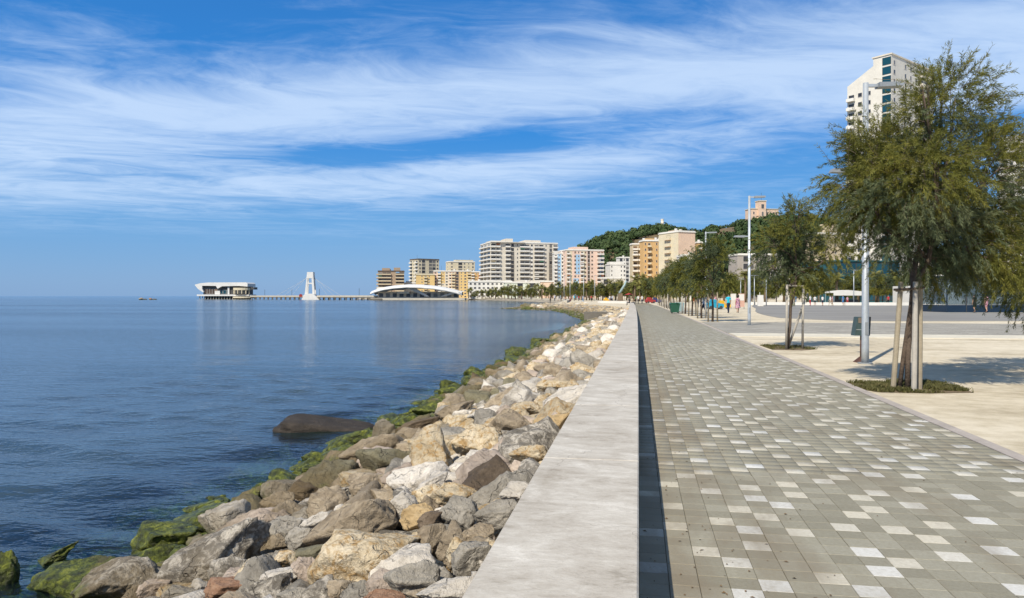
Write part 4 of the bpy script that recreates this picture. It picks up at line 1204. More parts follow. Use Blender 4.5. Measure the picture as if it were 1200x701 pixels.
# pylon of the pier bridge
Dp = 560.0
Py = empty('pier_pylon', P(364, Dp), YAW); Py.scale = (0.8, 0.8, 0.97)
u_ = Dp / F
def qx(px): return (px - 364) * u_
for a in ((-4.2, -2.4, -5.2, -3.0), (2.0, 3.6, 2.6, 4.6)):
    for yy_ in (-2.6, 2.0):
        mb = MB(); mb.prism([(a[2] + 0.2, 2.0), (a[3] + 0.1, 2.0), (a[1] + 0.4, 20.0), (a[0] + 1.6, 20.0)] if a[0] < 0 else [(a[2], 2.0), (a[3], 2.0), (a[1] - 0.6, 20.0), (a[0] - 0.8, 20.0)], yy_, yy_ + 1.1); mb.build('pylon_leg', MATS['shell_white'], Py)
MB().box(-2.65, 3.05, -2.7, 3.2, 15.5, 20.3).build('pylon_head', MATS['shell_white'], Py)
for z in (11.0,): MB().box(-2.9, 3.2, -2.4, 2.8, z, z + 1.0).build('cross_beam', MATS['shell_white'], Py)
mb = MB(); mb.prism([(-7.5, -1.5), (9.5, -1.5), (5.0, 2.2), (3.8, 3.5), (-3.6, 3.5), (-5.4, 2.2)], -4.5, 4.5); mb.build('pylon_base', MATS['shell_white'], Py)
for e, s_ in ((-34, -1), (30, 1)):
    for q in range(3):
        MB().tube([(s_ * 1.5, 0.2, 18.5 - q), (e * (0.55 + 0.22 * q), 0.2 + e * -0.0 , 1.2)], 0.07, 4).build('stay_cable', MATS['frame_white'], Py)
tag(Py, 'white A shaped pylon with stay cables astride the pier', 'pylon')
rb = MB().box(-3.4, -1.2, -0.6, 0.6, 1.02, 2.5); rb.prism([(-3.6, 2.5), (-1.0, 2.5), (-2.3, 3.1)], -0.8, 0.8)
o = rb.build('kiosk', MATS['paint_red']); q_ = P(356, Dp - 2); o.location = q_; o.rotation_euler = (0, 0, YAW); tag(o, 'tiny red kiosk on the pier beside the white pylon', 'kiosk')

Dv = 640.0; u_ = Dv / F
Vp = empty('sea_pavilion', P(264, Dv), YAW)
def vx(px): return (px - 264) * u_
def vz(py): return Zat(py, Dv)
MB().prism([(vx(229.3), vz(333.8)), (vx(236), vz(332.0)), (vx(245), vz(331.2)), (vx(289), vz(331.0)), (vx(291), vz(332.4)), (vx(291), vz(336.0)), (vx(281), vz(335.2)), (vx(261), vz(335.6)), (vx(256), vz(338.4)), (vx(254), vz(335.2)), (vx(238), vz(335.0)), (vx(238), vz(338.5)), (vx(240), vz(342.4)), (vx(238.5), vz(342.4)), (vx(233), vz(338.6))], -2, 18).build('roof_shell', MATS['shell_white'], Vp)
MB().box(vx(238), vx(289), 0.5, 16, vz(346), vz(335.3)).build('hall', MATS['frame_dark'], Vp)
for px in (241, 244, 247, 250, 253): link('window', win_mesh(2.0, 5.0, 'frame_white', 'window_warm'), Vp, (vx(px), 0.45, vz(344.5)))
for px in (259, 263, 267): link('window', win_mesh(2.6, 3.4, 'frame_white', 'teal_glass'), Vp, (vx(px), 0.45, vz(344.6)))
MB().box(vx(252), vx(258), -0.5, 0.4, vz(345), vz(341)).build('side_bay', MATS['shell_white'], Vp)
MB().box(vx(267), vx(269), -0.5, 0.4, vz(345), vz(336)).build('pier_wall', MATS['shell_white'], Vp)
rt = [(vx(283) + 7.4 * math.cos(a), 1.5 + 6.0 * math.sin(a)) for a in np.linspace(0, 2 * math.pi, 20, endpoint=False)]
MB().slab([(x, y) for x, y in rt], vz(340.2), vz(337.4)).build('rotunda_cornice', MATS['wall_cream'], Vp)
MB().slab([(vx(283) + (x - vx(283)) * 0.9, 1.5 + (y - 1.5) * 0.9) for x, y in rt], vz(344.4), vz(340.2)).build('rotunda_glazing', MATS['frame_dark'], Vp)
for an in np.linspace(math.pi * 1.1, math.pi * 1.9, 6): MB().box(vx(283) + 6.95 * math.cos(an) - 0.3, vx(283) + 6.95 * math.cos(an) + 0.3, 1.5 + 5.6 * math.sin(an) - 0.3, 1.5 + 5.6 * math.sin(an) + 0.3, vz(344.4), vz(340.2)).build('rotunda_post', MATS['wall_cream'], Vp)
MB().box(vx(289), vx(297.5), 1, 9, vz(339.4), vz(336.6)).build('entrance_canopy', MATS['frame_dark'], Vp)
MB().box(vx(231.5), vx(292), -1.5, 18, vz(347.0), vz(345.2)).build('platform', MATS['shell_white'], Vp)
MB().slab([(vx(285) + 9.0 * math.cos(a), 1 + 7 * math.sin(a)) for a in np.linspace(0, 2 * math.pi, 20, endpoint=False)], vz(349.4), vz(347.6)).build('rotunda_base', MATS['wall_cream'], Vp)
for px in np.arange(234, 292, 3.2):
    for y_ in (0.5, 15): MB().tube([(vx(px), y_, -2), (vx(px), y_, vz(347.0))], 0.42, 6).build('pile', MATS['deck_pale'], Vp)
MB().box(vx(236), vx(290), 6, 9, -1.6, vz(347.05)).build('core', MATS['frame_dark'], Vp)
tag(Vp, 'white modernist pavilion on piles standing in the sea at the pier end', 'pavilion')

# low rocks far out at sea
for (px, w, h, D, c_) in ((166, 5.5, 2.4, 560, 'tan'), (170.5, 3, 1.2, 560, 'brown'), (176.5, 4, 2.0, 562, 'rust'), (181.5, 4.5, 1.2, 560, 'brown')):
    V_, F_ = rock_shape(int(px * 10), 3, 9, 0.15)
    o = link('sea_rock', np_mesh('sea_rock', V_, F_, MATS['stone_' + c_], True), None, P(px, D, SEA_Z + h * 0.25))
    o.scale = (w / 2 * D / F * 1.1, 1.5, h / 2 * D / F * 1.3)
    tag(o, 'low %s rock breaking the open sea beyond the pavilion' % MATN[c_], 'rock', 'rocks out at sea')
# white parapet along the far bay, white low wall round the plaza, concrete block on the beach
def strip_wall(name, pts, z0, z1, wd, mat, label, cat):
    root = empty(name, (pts[0][0], pts[0][1], 0)); o0 = Vector((pts[0][0], pts[0][1], 0))
    for a, b_ in zip(pts[:-1], pts[1:]):
        a_, c_ = Vector((a[0], a[1], 0)) - o0, Vector((b_[0], b_[1], 0)) - o0
        d = (c_ - a_).normalized(); nn = Vector((-d.y, d.x, 0)) * wd / 2
        mb = MB(); mb.slab([((a_ - nn).x, (a_ - nn).y), ((c_ - nn).x, (c_ - nn).y), ((c_ + nn).x, (c_ + nn).y), ((a_ + nn).x, (a_ + nn).y)], z0, z1)
        mb.build('wall_section', MATS[mat], root)
    tag(root, label, cat)
strip_wall('bay_parapet', [(-17.5, 178), (-20, 210), (-26.5, 288), (-43, 341), (-78, 438), (-94, 488), (-120, 520)], -0.5, 0.55, 0.7, 'deck_pale', 'pale low parapet following the far shore of the bay', 'wall')
def pw_(px, D): q = P(px, D); return (q.x, q.y)
strip_wall('bench_wall', [pw_(880, 136), pw_(935, 132), pw_(990, 128), pw_(1050, 126), pw_(1106, 126)], -0.1, 0.5, 0.8, 'wall_white', 'long white bench wall at the far edge of the dark plaza', 'wall')
strip_wall('bench_wall', [pw_(702, 172), pw_(735, 160)], -0.1, 0.5, 0.7, 'wall_white', 'white bench wall where the promenade bends round the bay', 'wall')
Cb = MB().box(-2.6, 0.7, -1.2, 1.2, -1.2, -0.05); o = Cb.build('concrete_block', MATS['concrete_dark']); o.location = P(712, 82, -0.12); o.rotation_euler = (0, 0, YAW - 0.1)
tag(o, 'squat weathered concrete block half buried in the beach by the sea wall', 'block')

# ---------------------------------------------------------------- tamarisk trees
foliage_mat('tamarisk_leaves', (0.040, 0.052, 0.014), (0.150, 0.158, 0.034), (0.32, 0.285, 0.06), 0.36, 1.6)
foliage_mat('tamarisk_blue', (0.042, 0.062, 0.034), (0.115, 0.145, 0.072), (0.21, 0.225, 0.11), 0.34, 1.6)
foliage_mat('palm_leaves', (0.055, 0.068, 0.018), (0.15, 0.155, 0.040), (0.28, 0.25, 0.075), 0.2, 0.4)
foliage_mat('grass_blades', (0.06, 0.055, 0.022), (0.105, 0.105, 0.034), (0.18, 0.155, 0.07), 0.25, 6.0)
plain('bark', (0.105, 0.078, 0.058), 0.95, 0.3, 5.0, bumpd=0.02, bscale=26)
plain('twig', (0.145, 0.115, 0.080), 0.9, 0.2, 5.0)
plain('palm_bark', (0.17, 0.125, 0.08), 0.95, 0.25, 4.0, bumpd=0.03, bscale=9)
plain('stake_wood', (0.31, 0.265, 0.19), 0.85, 0.16, 4.0, bumpd=0.004, bscale=40)
plain('stake_grey', (0.37, 0.345, 0.30), 0.8, 0.12, 4.0)
plain('galvanised', (0.44, 0.475, 0.50), 0.42, 0.08, 6.0, metal=0.35)
plain('soil', (0.17, 0.125, 0.075), 0.98, 0.25, 4.0, coords='pos', bumpd=0.02, bscale=30)

def sprays(rs, base, direc, length, nleaf, leaf_l, leaf_w, droop, tone):
    """a feathery twig: returns leaf quads and the twig's polyline"""
    n = 5
    pts = [base]; d = direc / np.linalg.norm(direc)
    for k in range(n):
        d = d + np.array([0, 0, -droop / n]) + rs.normal(0, 0.10, 3); d /= np.linalg.norm(d)
        pts.append(pts[-1] + d * length / n)
    pts = np.array(pts)
    tt = rs.uniform(0.08, 1.0, nleaf) * n; i = np.minimum(tt.astype(int), n - 1); fr = (tt - i)[:, None]
    c = pts[i] * (1 - fr) + pts[i + 1] * fr
    ax = pts[i + 1] - pts[i]; ax /= np.linalg.norm(ax, axis=1)[:, None]
    side = np.cross(ax, rs.normal(size=(nleaf, 3))); side /= np.maximum(np.linalg.norm(side, axis=1)[:, None], 1e-5)
    ld = ax * rs.uniform(0.5, 1.1, nleaf)[:, None] + side * rs.uniform(0.35, 0.9, nleaf)[:, None] + np.array([0, 0, -0.18])
    ld /= np.linalg.norm(ld, axis=1)[:, None]
    wd = np.cross(ld, rs.normal(size=(nleaf, 3))); wd /= np.maximum(np.linalg.norm(wd, axis=1)[:, None], 1e-5)
    L = leaf_l * rs.uniform(0.6, 1.3, nleaf)[:, None]; w = leaf_w * rs.uniform(0.6, 1.25, nleaf)[:, None]
    V = np.stack([c, c + ld * L * 0.55 + wd * w * 0.5, c + ld * L, c + ld * L * 0.45 - wd * w * 0.5], 1).reshape(-1, 3)
    return V, pts, np.clip(tone + rs.normal(0, 0.14, nleaf), 0, 1)

def tamarisk(name, seed, lobes, trunk_paths, n_spray, nleaf, leaf_l, leaf_w, spray_l, label, group, loc, rz=0.0, limbs=True, wisps=0):
    """lobes: (u, v, z, r); trunk_paths: list of (points, radii)"""
    rs = np.random.RandomState(seed)
    root = empty(name, loc, rz)
    tb = MB()
    for pts, rad in trunk_paths: tb.tube(pts, rad, 9)
    forks = [Vector(p[-1]) for p, _ in trunk_paths]
    limb_pts = []
    for (u, v, z, r) in lobes:
        tgt = Vector((u, v, z))
        st = min(forks, key=lambda q: (q - tgt).length).copy()
        mid = st.lerp(tgt, 0.5) + Vector((rs.normal(0, .08), rs.normal(0, .08), -0.08 + rs.normal(0, .08)))
        pl = [st, st.lerp(mid, 0.5) + Vector((0, 0, 0.03)), mid, mid.lerp(tgt, 0.5), tgt]
        tb.tube(pl, [0.034, 0.028, 0.022, 0.016, 0.010], 6)
        for _ in range(5):
            e = tgt + Vector(rs.normal(0, 1, 3)).normalized() * r * rs.uniform(0.55, 0.95)
            s0 = mid.lerp(tgt, rs.uniform(0.1, 1.0)); m2 = s0.lerp(e, 0.5) + Vector((0, 0, 0.05))
            tb.tube([s0, m2, e], [0.011, 0.008, 0.004], 4, caps=False); limb_pts.append((s0, e))
    tb.build('trunk', MATS['bark'], root, True)
    w = np.array([r ** 2.2 for (_, _, _, r) in lobes]); w /= w.sum()
    LV = []; LA = []; tw = MB(); mids = []
    cz = np.mean([l[2] for l in lobes])
    for k in range(n_spray):
        li = rs.choice(len(lobes), p=w); u, v, z, r = lobes[li]
        d = rs.normal(size=3); d /= np.linalg.norm(d)
        rad = r * rs.uniform(0.15, 1.0) ** 0.6
        b = np.array([u, v, z]) + d * rad * np.array([1, 1, 0.95])
        out = d * 0.7 + np.array([u, v, (z - cz) * 0.5]) * 0.35 + np.array([0, 0, 0.45 if z > cz else 0.05])
        clump = mnoise.noise(Vector(b) * 1.5 + Vector((seed, 0, 0)))
        if clump < -0.22 and rs.rand() < 0.75: continue
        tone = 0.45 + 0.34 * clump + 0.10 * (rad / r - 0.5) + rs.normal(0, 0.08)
        V, pts, a = sprays(rs, b, out + rs.normal(0, .25, 3), spray_l * rs.uniform(0.6, 1.25), nleaf, leaf_l, leaf_w, 1.1 if z < cz else 0.75, tone)
        LV.append(V); LA.append(a); mids.append(np.full(nleaf, 1 if (mnoise.noise(Vector(b) * 0.9 + Vector((0, 9, seed)))) > 0.12 else 0))
        if limbs and k % 3 == 0: tw.tube([tuple(q) for q in pts[::2]], [0.0045, 0.0035, 0.002], 3, caps=False)
    for k in range(wisps):      # bare leggy shoots standing out of the outline
        li = rs.choice(len(lobes)); u, v, z, r = lobes[li]
        if z < cz - 0.2: continue
        d = rs.normal(size=3) * np.array([1, 1, 0.4]) + np.array([0, 0, 0.8]); d /= np.linalg.norm(d)
        b = np.array([u, v, z]) + d * r * 0.85
        V, pts, a = sprays(rs, b, d + np.array([0, 0, 0.3]), spray_l * rs.uniform(1.0, 1.7), max(6, nleaf // 3), leaf_l * 0.8, leaf_w * 0.9, 0.2, 0.45)
        LV.append(V); LA.append(a); mids.append(np.zeros(len(a)))
        tw.tube([tuple(q) for q in pts], [0.006, 0.005, 0.004, 0.0035, 0.003, 0.002], 3, caps=False)
    V = np.concatenate(LV)
    me = np_mesh('crown', V, np.arange(len(V)).reshape(-1, 4), [MATS['tamarisk_leaves'], MATS['tamarisk_blue']], midx=np.concatenate(mids))
    face_attr(me, 'leaf', np.concatenate(LA))
    cr = link('crown', me, root)
    if limbs and tw.f: tag(tw.build('twigs', MATS['twig'], cr), kind='stuff')
    tag(root, label, 'tree', group)
    return root
def copy_tree(o, loc, rz, s, label=None, group=None, parent=None):
    c = o.copy(); col.objects.link(c)
    if parent is None:
        c.location = loc; c.rotation_euler = (0, 0, rz); c.scale = (s, s, s)
        if label: c['label'] = label
        if group: c['group'] = group
    else: c.parent = parent
    for ch in o.children: copy_tree(ch, None, 0, 1, parent=c)
    return c

def T(px0, D, *pts):
    """photo points to (u, z) metres in a tree standing at column px0, depth D"""
    return [((px - px0) / F * D, Zat(py, D), r / F * D) for px, py, r in pts]
r4 = random.Random(17)
D1 = 12.85
def lob(px0, D, pts, dep=0.55):
    return [(u, r4.uniform(-dep, dep), z, r) for (u, z, r) in T(px0, D, *pts)]
L1 = lob(1065, D1, [(1120, 114, 42), (1160, 140, 30), (1172, 172, 26), (1072, 135, 28), (1085, 190, 60), (1024, 182, 34), (1000, 208, 26), (1008, 245, 24), (1150, 200, 48), (1035, 232, 44), (1105, 258, 54),
                    (1065, 290, 34), (1140, 285, 46), (1175, 310, 26), (1110, 310, 30), (1044, 165, 28), (1040, 285, 26), (1126, 88, 14), (1062, 108, 10), (1175, 250, 30), (1020, 215, 32)])
L1 += [(0.35, 0.9, 3.9, 0.8), (-0.2, -0.8, 3.5, 0.75), (0.9, 0.7, 3.1, 0.7), (-0.6, 0.7, 3.3, 0.6)]
tp1 = [([(-0.02, 0, -0.05), (0.0, 0.02, 0.6), (0.05, 0.04, 1.2), (0.10, 0.05, 1.75), (0.14, 0.03, 2.3)], [0.050, 0.044, 0.042, 0.048, 0.040]),
       ([(-0.14, 0.05, -0.05), (-0.06, 0.05, 0.6), (0.04, 0.05, 1.3), (0.11, 0.04, 1.75), (0.02, 0.1, 2.5)], [0.040, 0.036, 0.034, 0.038, 0.032]),
       ([(0.10, 0.05, 1.7), (0.3, -0.05, 2.2), (0.45, -0.05, 2.9)], [0.05, 0.04, 0.03])]
tree1 = tamarisk('tamarisk_tree', 5, L1, tp1, 4700, 66, 0.080, 0.0095, 0.40, 'tall feathery tamarisk tree held by three stakes in the grass pit', 'trees of the promenade row', P(1065, D1, -0.02), YAW, wisps=60)
# a neighbour whose crown reaches in beside it
L1b = lob(1228, 15.5, [(1215, 215, 50), (1180, 250, 44), (1240, 260, 60), (1200, 300, 46), (1165, 290, 36), (1150, 320, 26), (1240, 330, 45), (1195, 335, 24), (1260, 200, 40)], 0.7)
tp1b = [([(0, 0, -0.05), (0.05, 0, 0.9), (0.0, 0.05, 1.8), (-0.1, 0, 2.4)], [0.09, 0.08, 0.07, 0.05])]
tamarisk('tamarisk_tree', 8, L1b, tp1b, 1450, 54, 0.085, 0.0115, 0.42, 'broad low tamarisk tree beside the tall staked one, its branches drooping', 'trees of the promenade row', P(1228, 15.5, -0.02), YAW, wisps=20)
D2 = 22.7
L2 = lob(926, D2, [(925, 262, 24), (935, 285, 30), (905, 285, 18), (955, 280, 20), (970, 295, 16), (915, 305, 22), (940, 315, 24), (965, 315, 18), (925, 330, 14), (900, 312, 10), (930, 247, 10)], 0.6)
tp2 = [([(-0.1, 0, -0.05), (0.0, 0.02, 0.7), (0.03, 0.03, 1.4), (0.02, 0.0, 2.0)], [0.055, 0.048, 0.044, 0.034]), ([(0.03, 0.03, 1.3), (0.15, 0, 1.9), (0.2, 0, 2.4)], [0.045, 0.035, 0.025])]
tamarisk('tamarisk_tree', 15, L2, tp2, 1000, 42, 0.10, 0.016, 0.38, 'smaller tamarisk tree in a metal frame at the edge of the sand', 'trees of the promenade row', P(926, D2, -0.02), YAW, wisps=44)
# row further along: two makes, copied
def gen_lobes(seed, H, Wd, n):
    r = random.Random(seed); out = []
    for _ in range(n):
        z = r.uniform(0.42, 0.92) * H; k = 1 - abs((z / H - 0.64) / 0.42) ** 2
        a = r.uniform(0, 6.28); q = Wd * 0.5 * max(0.25, k) * math.sqrt(r.random()) * 0.75
        out.append((q * math.cos(a), q * math.sin(a), z, r.uniform(0.42, 0.75) * Wd / 3.2))
    return out
tpr = [([(0, 0, -0.05), (0.04, 0.02, 0.9), (0.0, 0.05, 1.7), (0.05, 0, 2.4)], [0.075, 0.065, 0.055, 0.04])]
GRP = 'trees of the promenade row'
row_pos = [(835, 47.0), (822, 54.0), (811, 60.5), (803, 67.5), (796, 75), (790, 83), (785, 92), (781, 101), (778, 111), (775.5, 121), (773, 132)]
rowA = tamarisk('tamarisk_tree', 31, gen_lobes(1, 5.2, 3.1, 13), tpr, 820, 26, 0.16, 0.032, 0.5, 'dense round tamarisk where the staked row restarts beyond the block paving', GRP, P(835, 47, -0.02), 0.4, limbs=False)
rowB = tamarisk('tamarisk_tree', 32, gen_lobes(2, 4.8, 2.9, 13), tpr, 700, 26, 0.16, 0.032, 0.5, 'tamarisk second in the staked row beyond the block paving', GRP, P(822, 54, -0.02), 1.4, limbs=False)
for k, (px, D) in enumerate(row_pos[2:]):
    copy_tree(rowA if k % 2 else rowB, P(px, D, -0.02), r4.uniform(0, 6.28), r4.uniform(0.92, 1.06), 'olive green tamarisk further along the staked row by the promenade', GRP)

# tree stakes
def stakes(px, D, kind, label, s=1.0, grp=None):
    root = empty('tree_stakes', P(px, D, -0.03), YAW)
    if kind == 'three':
        for (x, y, rx, ry, mt) in ((-0.25, 0.05, 0.02, 0.06, 'stake_wood'), (-0.06, -0.28, -0.06, 0.045, 'stake_grey'), (0.20, 0.02, 0.0, 0.005, 'stake_wood')):
            mb = MB(); mb.tube([(0, 0, 0), (0, 0, 1.0), (0, 0, 1.98)], [0.045, 0.044, 0.041], 10)
            o = mb.build('stake', MATS[mt], root, False); o.location = (x, y, -0.1); o.rotation_euler = (rx, ry, 0)
        MB().tube([(-0.25, 0.02, 1.74), (0.0, -0.28, 1.76)], 0.022, 6).build('cross_bar', MATS['bark'], root)
        MB().tube([(0.0, -0.3, 1.76), (0.27, 0.0, 1.78)], 0.022, 6).build('cross_bar', MATS['bark'], root)
        MB().tube([(-0.2, 0.05, 1.72), (0.25, 0.05, 1.76)], 0.02, 6).build('cross_bar', MATS['stake_wood'], root)
    elif kind == 'frame':
        for (a, b_) in (((-0.16, -0.12, 0), (-0.14, -0.12, 1.98)), ((0.42, 0.1, 0), (0.44, 0.1, 1.96)), ((-0.02, 0.15, 0), (0.62, 0.2, 1.75))):
            MB().tube([a, b_], 0.038, 8).build('stake', MATS['stake_grey'], root, True)
        MB().tube([(-0.16, -0.12, 1.95), (0.46, 0.1, 1.93)], 0.03, 6).build('cross_bar', MATS['stake_grey'], root)
    else:
        for x, y in ((-0.3, -0.1), (0.34, 0.1)):
            MB().tube([(x, y, 0), (x + r4.uniform(-.03, .03), y, 1.9 * s)], 0.052, 6).build('stake', MATS[r4.choice(['stake_grey', 'stake_wood'])], root, True)
        MB().tube([(-0.3, -0.1, 1.7 * s), (0.34, 0.1, 1.7 * s)], 0.025, 5).build('cross_bar', MATS['bark'], root)
    tag(root, label, 'tree stakes', grp)
stakes(1065, D1, 'three', 'three round wooden stakes tied round the tall tamarisk')
stakes(926, D2, 'frame', 'grey stake frame with one leaning pole round the smaller tamarisk')
for px, D in row_pos: stakes(px, D, 'pair', 'pair of thin upright stakes at a tree of the far row', grp='stakes of the far row')

# grass pits
def pit(px, D, poly, n_bl, label, dryness):
    o_ = P(px, D)
    pl = [P(a, b_) - o_ for a, b_ in poly]
    me_ = MB(); me_.v = [(p.x, p.y, -0.024) for p in pl]; me_.f = [tuple(range(len(pl)))]; me_.m = [0]
    so = me_.build('tree_pit', MATS['soil']); so.location = o_; tag(so, kind='structure')
    xs_ = [p.x for p in pl]; ys_ = [p.y for p in pl]
    V = []; A = []; r = random.Random(3)
    def inside(x, y):
        c = False; j = len(pl) - 1
        for i in range(len(pl)):
            if (pl[i].y > y) != (pl[j].y > y) and x < (pl[j].x - pl[i].x) * (y - pl[i].y) / (pl[j].y - pl[i].y) + pl[i].x: c = not c
            j = i
        return c
    c_ = 0
    while c_ < n_bl:
        x, y = r.uniform(min(xs_), max(xs_)), r.uniform(min(ys_), max(ys_))
        if not inside(x, y): continue
        q = mnoise.noise(Vector((x * 2.2, y * 2.2, px)))
        c_ += 1
        if q < -0.15 + dryness: continue
        h = r.uniform(0.012, 0.045); a = r.uniform(0, 6.28); w = r.uniform(0.006, 0.012); lx, ly = r.gauss(0, .03), r.gauss(0, .03)
        V += [(x - w * math.cos(a), y - w * math.sin(a), -0.024), (x + w * math.cos(a), y + w * math.sin(a), -0.024), (x + lx + w * .4 * math.cos(a), y + ly + w * .4 * math.sin(a), h), (x + lx - w * .4 * math.cos(a), y + ly - w * .4 * math.sin(a), h)]
        A.append(min(1, max(0, 0.45 + q * 0.6 + r.gauss(0, .15))))
    me = np_mesh('pit_grass', V, np.arange(len(V)).reshape(-1, 4), MATS['grass_blades']); face_attr(me, 'leaf', A)
    g_ = link('pit_grass', me, None, o_); tag(g_, label, 'grass', kind='stuff')
pit(1065, 12.85, [(992, 13.85), (1040, 14.1), (1085, 14.0), (1110, 13.6), (1142, 12.45), (1090, 12.35), (1030, 12.5), (1003, 13.0)], 7000, 'dry green grass in the pit round the tall tamarisk', 0.0)
pit(926, 22.7, [(890, 24.4), (930, 24.4), (958, 22.6), (940, 22.1), (905, 22.4)], 1800, 'sparse brown grass in the pit of the smaller tamarisk', 0.12)

# ---------------------------------------------------------------- palms and trees round the far plaza and bay
def palm_mesh(seed, H):
    r = random.Random(seed)
    tb = MB(); pts = [(0, 0, 0), (0.08, 0, H * 0.4), (0.05, 0.05, H * 0.8), (0, 0, H)]
    tb.tube(pts, [0.30, 0.24, 0.22, 0.30], 8)
    V = []; A = []
    nf = 30
    for k in range(nf):
        az_ = 2 * math.pi * k / nf * 2.6 + r.uniform(-.2, .2); el = r.uniform(-0.7, 1.25)
        L = r.uniform(1.5, 2.1); d = Vector((math.cos(az_) * math.cos(el), math.sin(az_) * math.cos(el), math.sin(el)))
        p = Vector((0, 0, H)); side = d.cross(Vector((0, 0, 1))).normalized()
        for s_ in range(7):
            q = p + d * L / 7; d = (d + Vector((0, 0, -0.16))).normalized()
            wl_ = 0.42 * math.sin(math.pi * (s_ + 1.2) / 8.4)
            for sg in (-1, 1):
                e = q + side * sg * wl_ + Vector((0, 0, -0.18 * wl_ - r.uniform(0, .12)))
                V += [tuple(p), tuple(p.lerp(q, 0.75)), tuple(e + d * 0.16), tuple(e)]
                A.append(min(1, max(0, 0.5 + 0.35 * math.sin(el) + r.gauss(0, .14))))
            p = q
    me = np_mesh('palm_crown', V, np.arange(len(V)).reshape(-1, 4), MATS['palm_leaves']); face_attr(me, 'leaf', A)
    return tb.mesh('palm_trunk', MATS['palm_bark'], True), me
PALMS = [palm_mesh(k, h) for k, h in ((1, 5.2), (2, 6.0), (3, 4.4))]
def palm(loc, s, label, group):
    tr_, cr_ = r4.choice(PALMS)
    o = empty('palm_tree', loc, r4.uniform(0, 6.28)); o.scale = (s, s, s)
    link('trunk', tr_, o); link('crown', cr_, o); tag(o, label, 'palm', group)
smA = tamarisk('young_tree', 41, gen_lobes(5, 5.4, 3.4, 12), [([(0, 0, -0.05), (0.03, 0, 1.4), (0, 0.02, 2.8)], [0.08, 0.07, 0.05])], 420, 16, 0.30, 0.085, 0.6, 'slender young tree with olive crown beyond the white bench wall', 'young trees behind the plaza', P(1000, 150), 0, limbs=False)
smB = tamarisk('young_tree', 42, gen_lobes(6, 6.2, 2.8, 12), [([(0, 0, -0.05), (0.03, 0, 1.8), (0, 0.02, 3.6)], [0.08, 0.07, 0.05])], 420, 16, 0.30, 0.085, 0.6, 'slender young tree with olive crown beyond the white bench wall', 'young trees behind the plaza', P(1030, 156), 0, limbs=False)
for k in range(64):
    px = 872 + (1215 - 872) * (k + r4.random()) / 64; D = r4.uniform(143, 186)
    if px > 1075 and D < 150: D += 15
    if k % 4 == 0: palm(P(px, D), r4.uniform(0.95, 1.3), 'shaggy fan palm among young trees beyond the white bench wall', 'palms behind the plaza')
    else: copy_tree(r4.choice([smA, smB]), P(px, D), r4.uniform(0, 6.28), r4.uniform(0.85, 1.2))
for k in range(40):
    px = 742 + (880 - 742) * (k + r4.random()) / 40; D = r4.uniform(190, 265)
    if k % 3 == 0: palm(P(px, D), r4.uniform(1.0, 1.35), 'fan palm in the park belt below the orange and cream blocks', 'palms of the park belt')
    else: copy_tree(r4.choice([smA, smB]), P(px, D), r4.uniform(0, 6.28), r4.uniform(0.9, 1.3), 'olive crowned park tree below the orange and cream blocks', 'trees of the park belt')
def bayD(px): return float(np.interp(px, [545, 600, 640, 700, 760], [500, 390, 325, 250, 205]))
for k in range(110):
    px = 548 + (764 - 548) * (k + r4.random()) / 110; D = bayD(px) + r4.uniform(8, 60)
    if k % 2 == 0: palm(P(px, D), r4.uniform(0.85, 1.2), 'fan palm on the promenade along the far bay', 'palms along the bay')
    else: copy_tree(r4.choice([smA, smB]), P(px, D), r4.uniform(0, 6.28), r4.uniform(0.8, 1.15), 'olive crowned tree on the promenade along the far bay', 'trees along the bay')

# ---------------------------------------------------------------- street lamps, bin
plain('lamp_head', (0.30, 0.32, 0.33), 0.5, 0.08, 4.0, metal=0.3)
def lamp(px, D, H, label, low=True, grp='tall lamps on the sand'):
    root = empty('street_lamp', P(px, D, -0.03), YAW)
    MB().tube([(0, 0, 0), (0, 0, 0.4), (0, 0, H)], [0.085, 0.083, 0.062], 14).build('pole', MATS['galvanised'], root, True)
    MB().tube([(0, 0, 0.0), (0, 0, 0.03)], [0.17, 0.17], 12).build('base_plate', MATS['lamp_head'], root)
    MB().box(0.05, 0.28, -0.035, 0.035, H - 0.10, H - 0.03).build('arm', MATS['galvanised'], root)
    MB().prism([(0.28, H - 0.12), (0.85, H - 0.09), (0.87, H - 0.03), (0.82, H + 0.0), (0.28, H - 0.01)], -0.13, 0.13).build('lamp_head', MATS['lamp_head'], root)
    if low:
        z = H * 0.69
        MB().box(-0.30, -0.05, -0.025, 0.025, z - 0.04, z + 0.02).build('arm', MATS['galvanised'], root)
        MB().prism([(-0.85, z - 0.06), (-0.3, z - 0.08), (-0.3, z + 0.04), (-0.8, z + 0.03)], -0.11, 0.11).build('lamp_head', MATS['lamp_head'], root)
    MB().box(-0.035, 0.035, -0.093, -0.07, 0.7, 1.0).build('hatch', MATS['lamp_head'], root)
    tag(root, label, 'street lamp', grp)
lamp(1014, 17.8, 6.75, 'tall galvanised lamp beside the litter bin and the tall tamarisk')
lamp(878, 40.8, 7.15, 'tall galvanised lamp with two arms standing on the block paving')
lamp(827, 59.0, 6.75, 'tall galvanised lamp among the staked row of trees')
def small_lamp(px, D, H, label, dbl=False):
    root = empty('plaza_lamp', P(px, D, 0), YAW)
    MB().tube([(0, 0, 0), (0, 0, H)], [0.09, 0.06], 8).build('pole', MATS['galvanised'], root, True)
    MB().box(-0.7 if dbl else -0.1, 0.7, -0.12, 0.12, H - 0.02, H + 0.1).build('lamp_head', MATS['lamp_head'], root)
    tag(root, label, 'street lamp', 'lamps round the plaza')
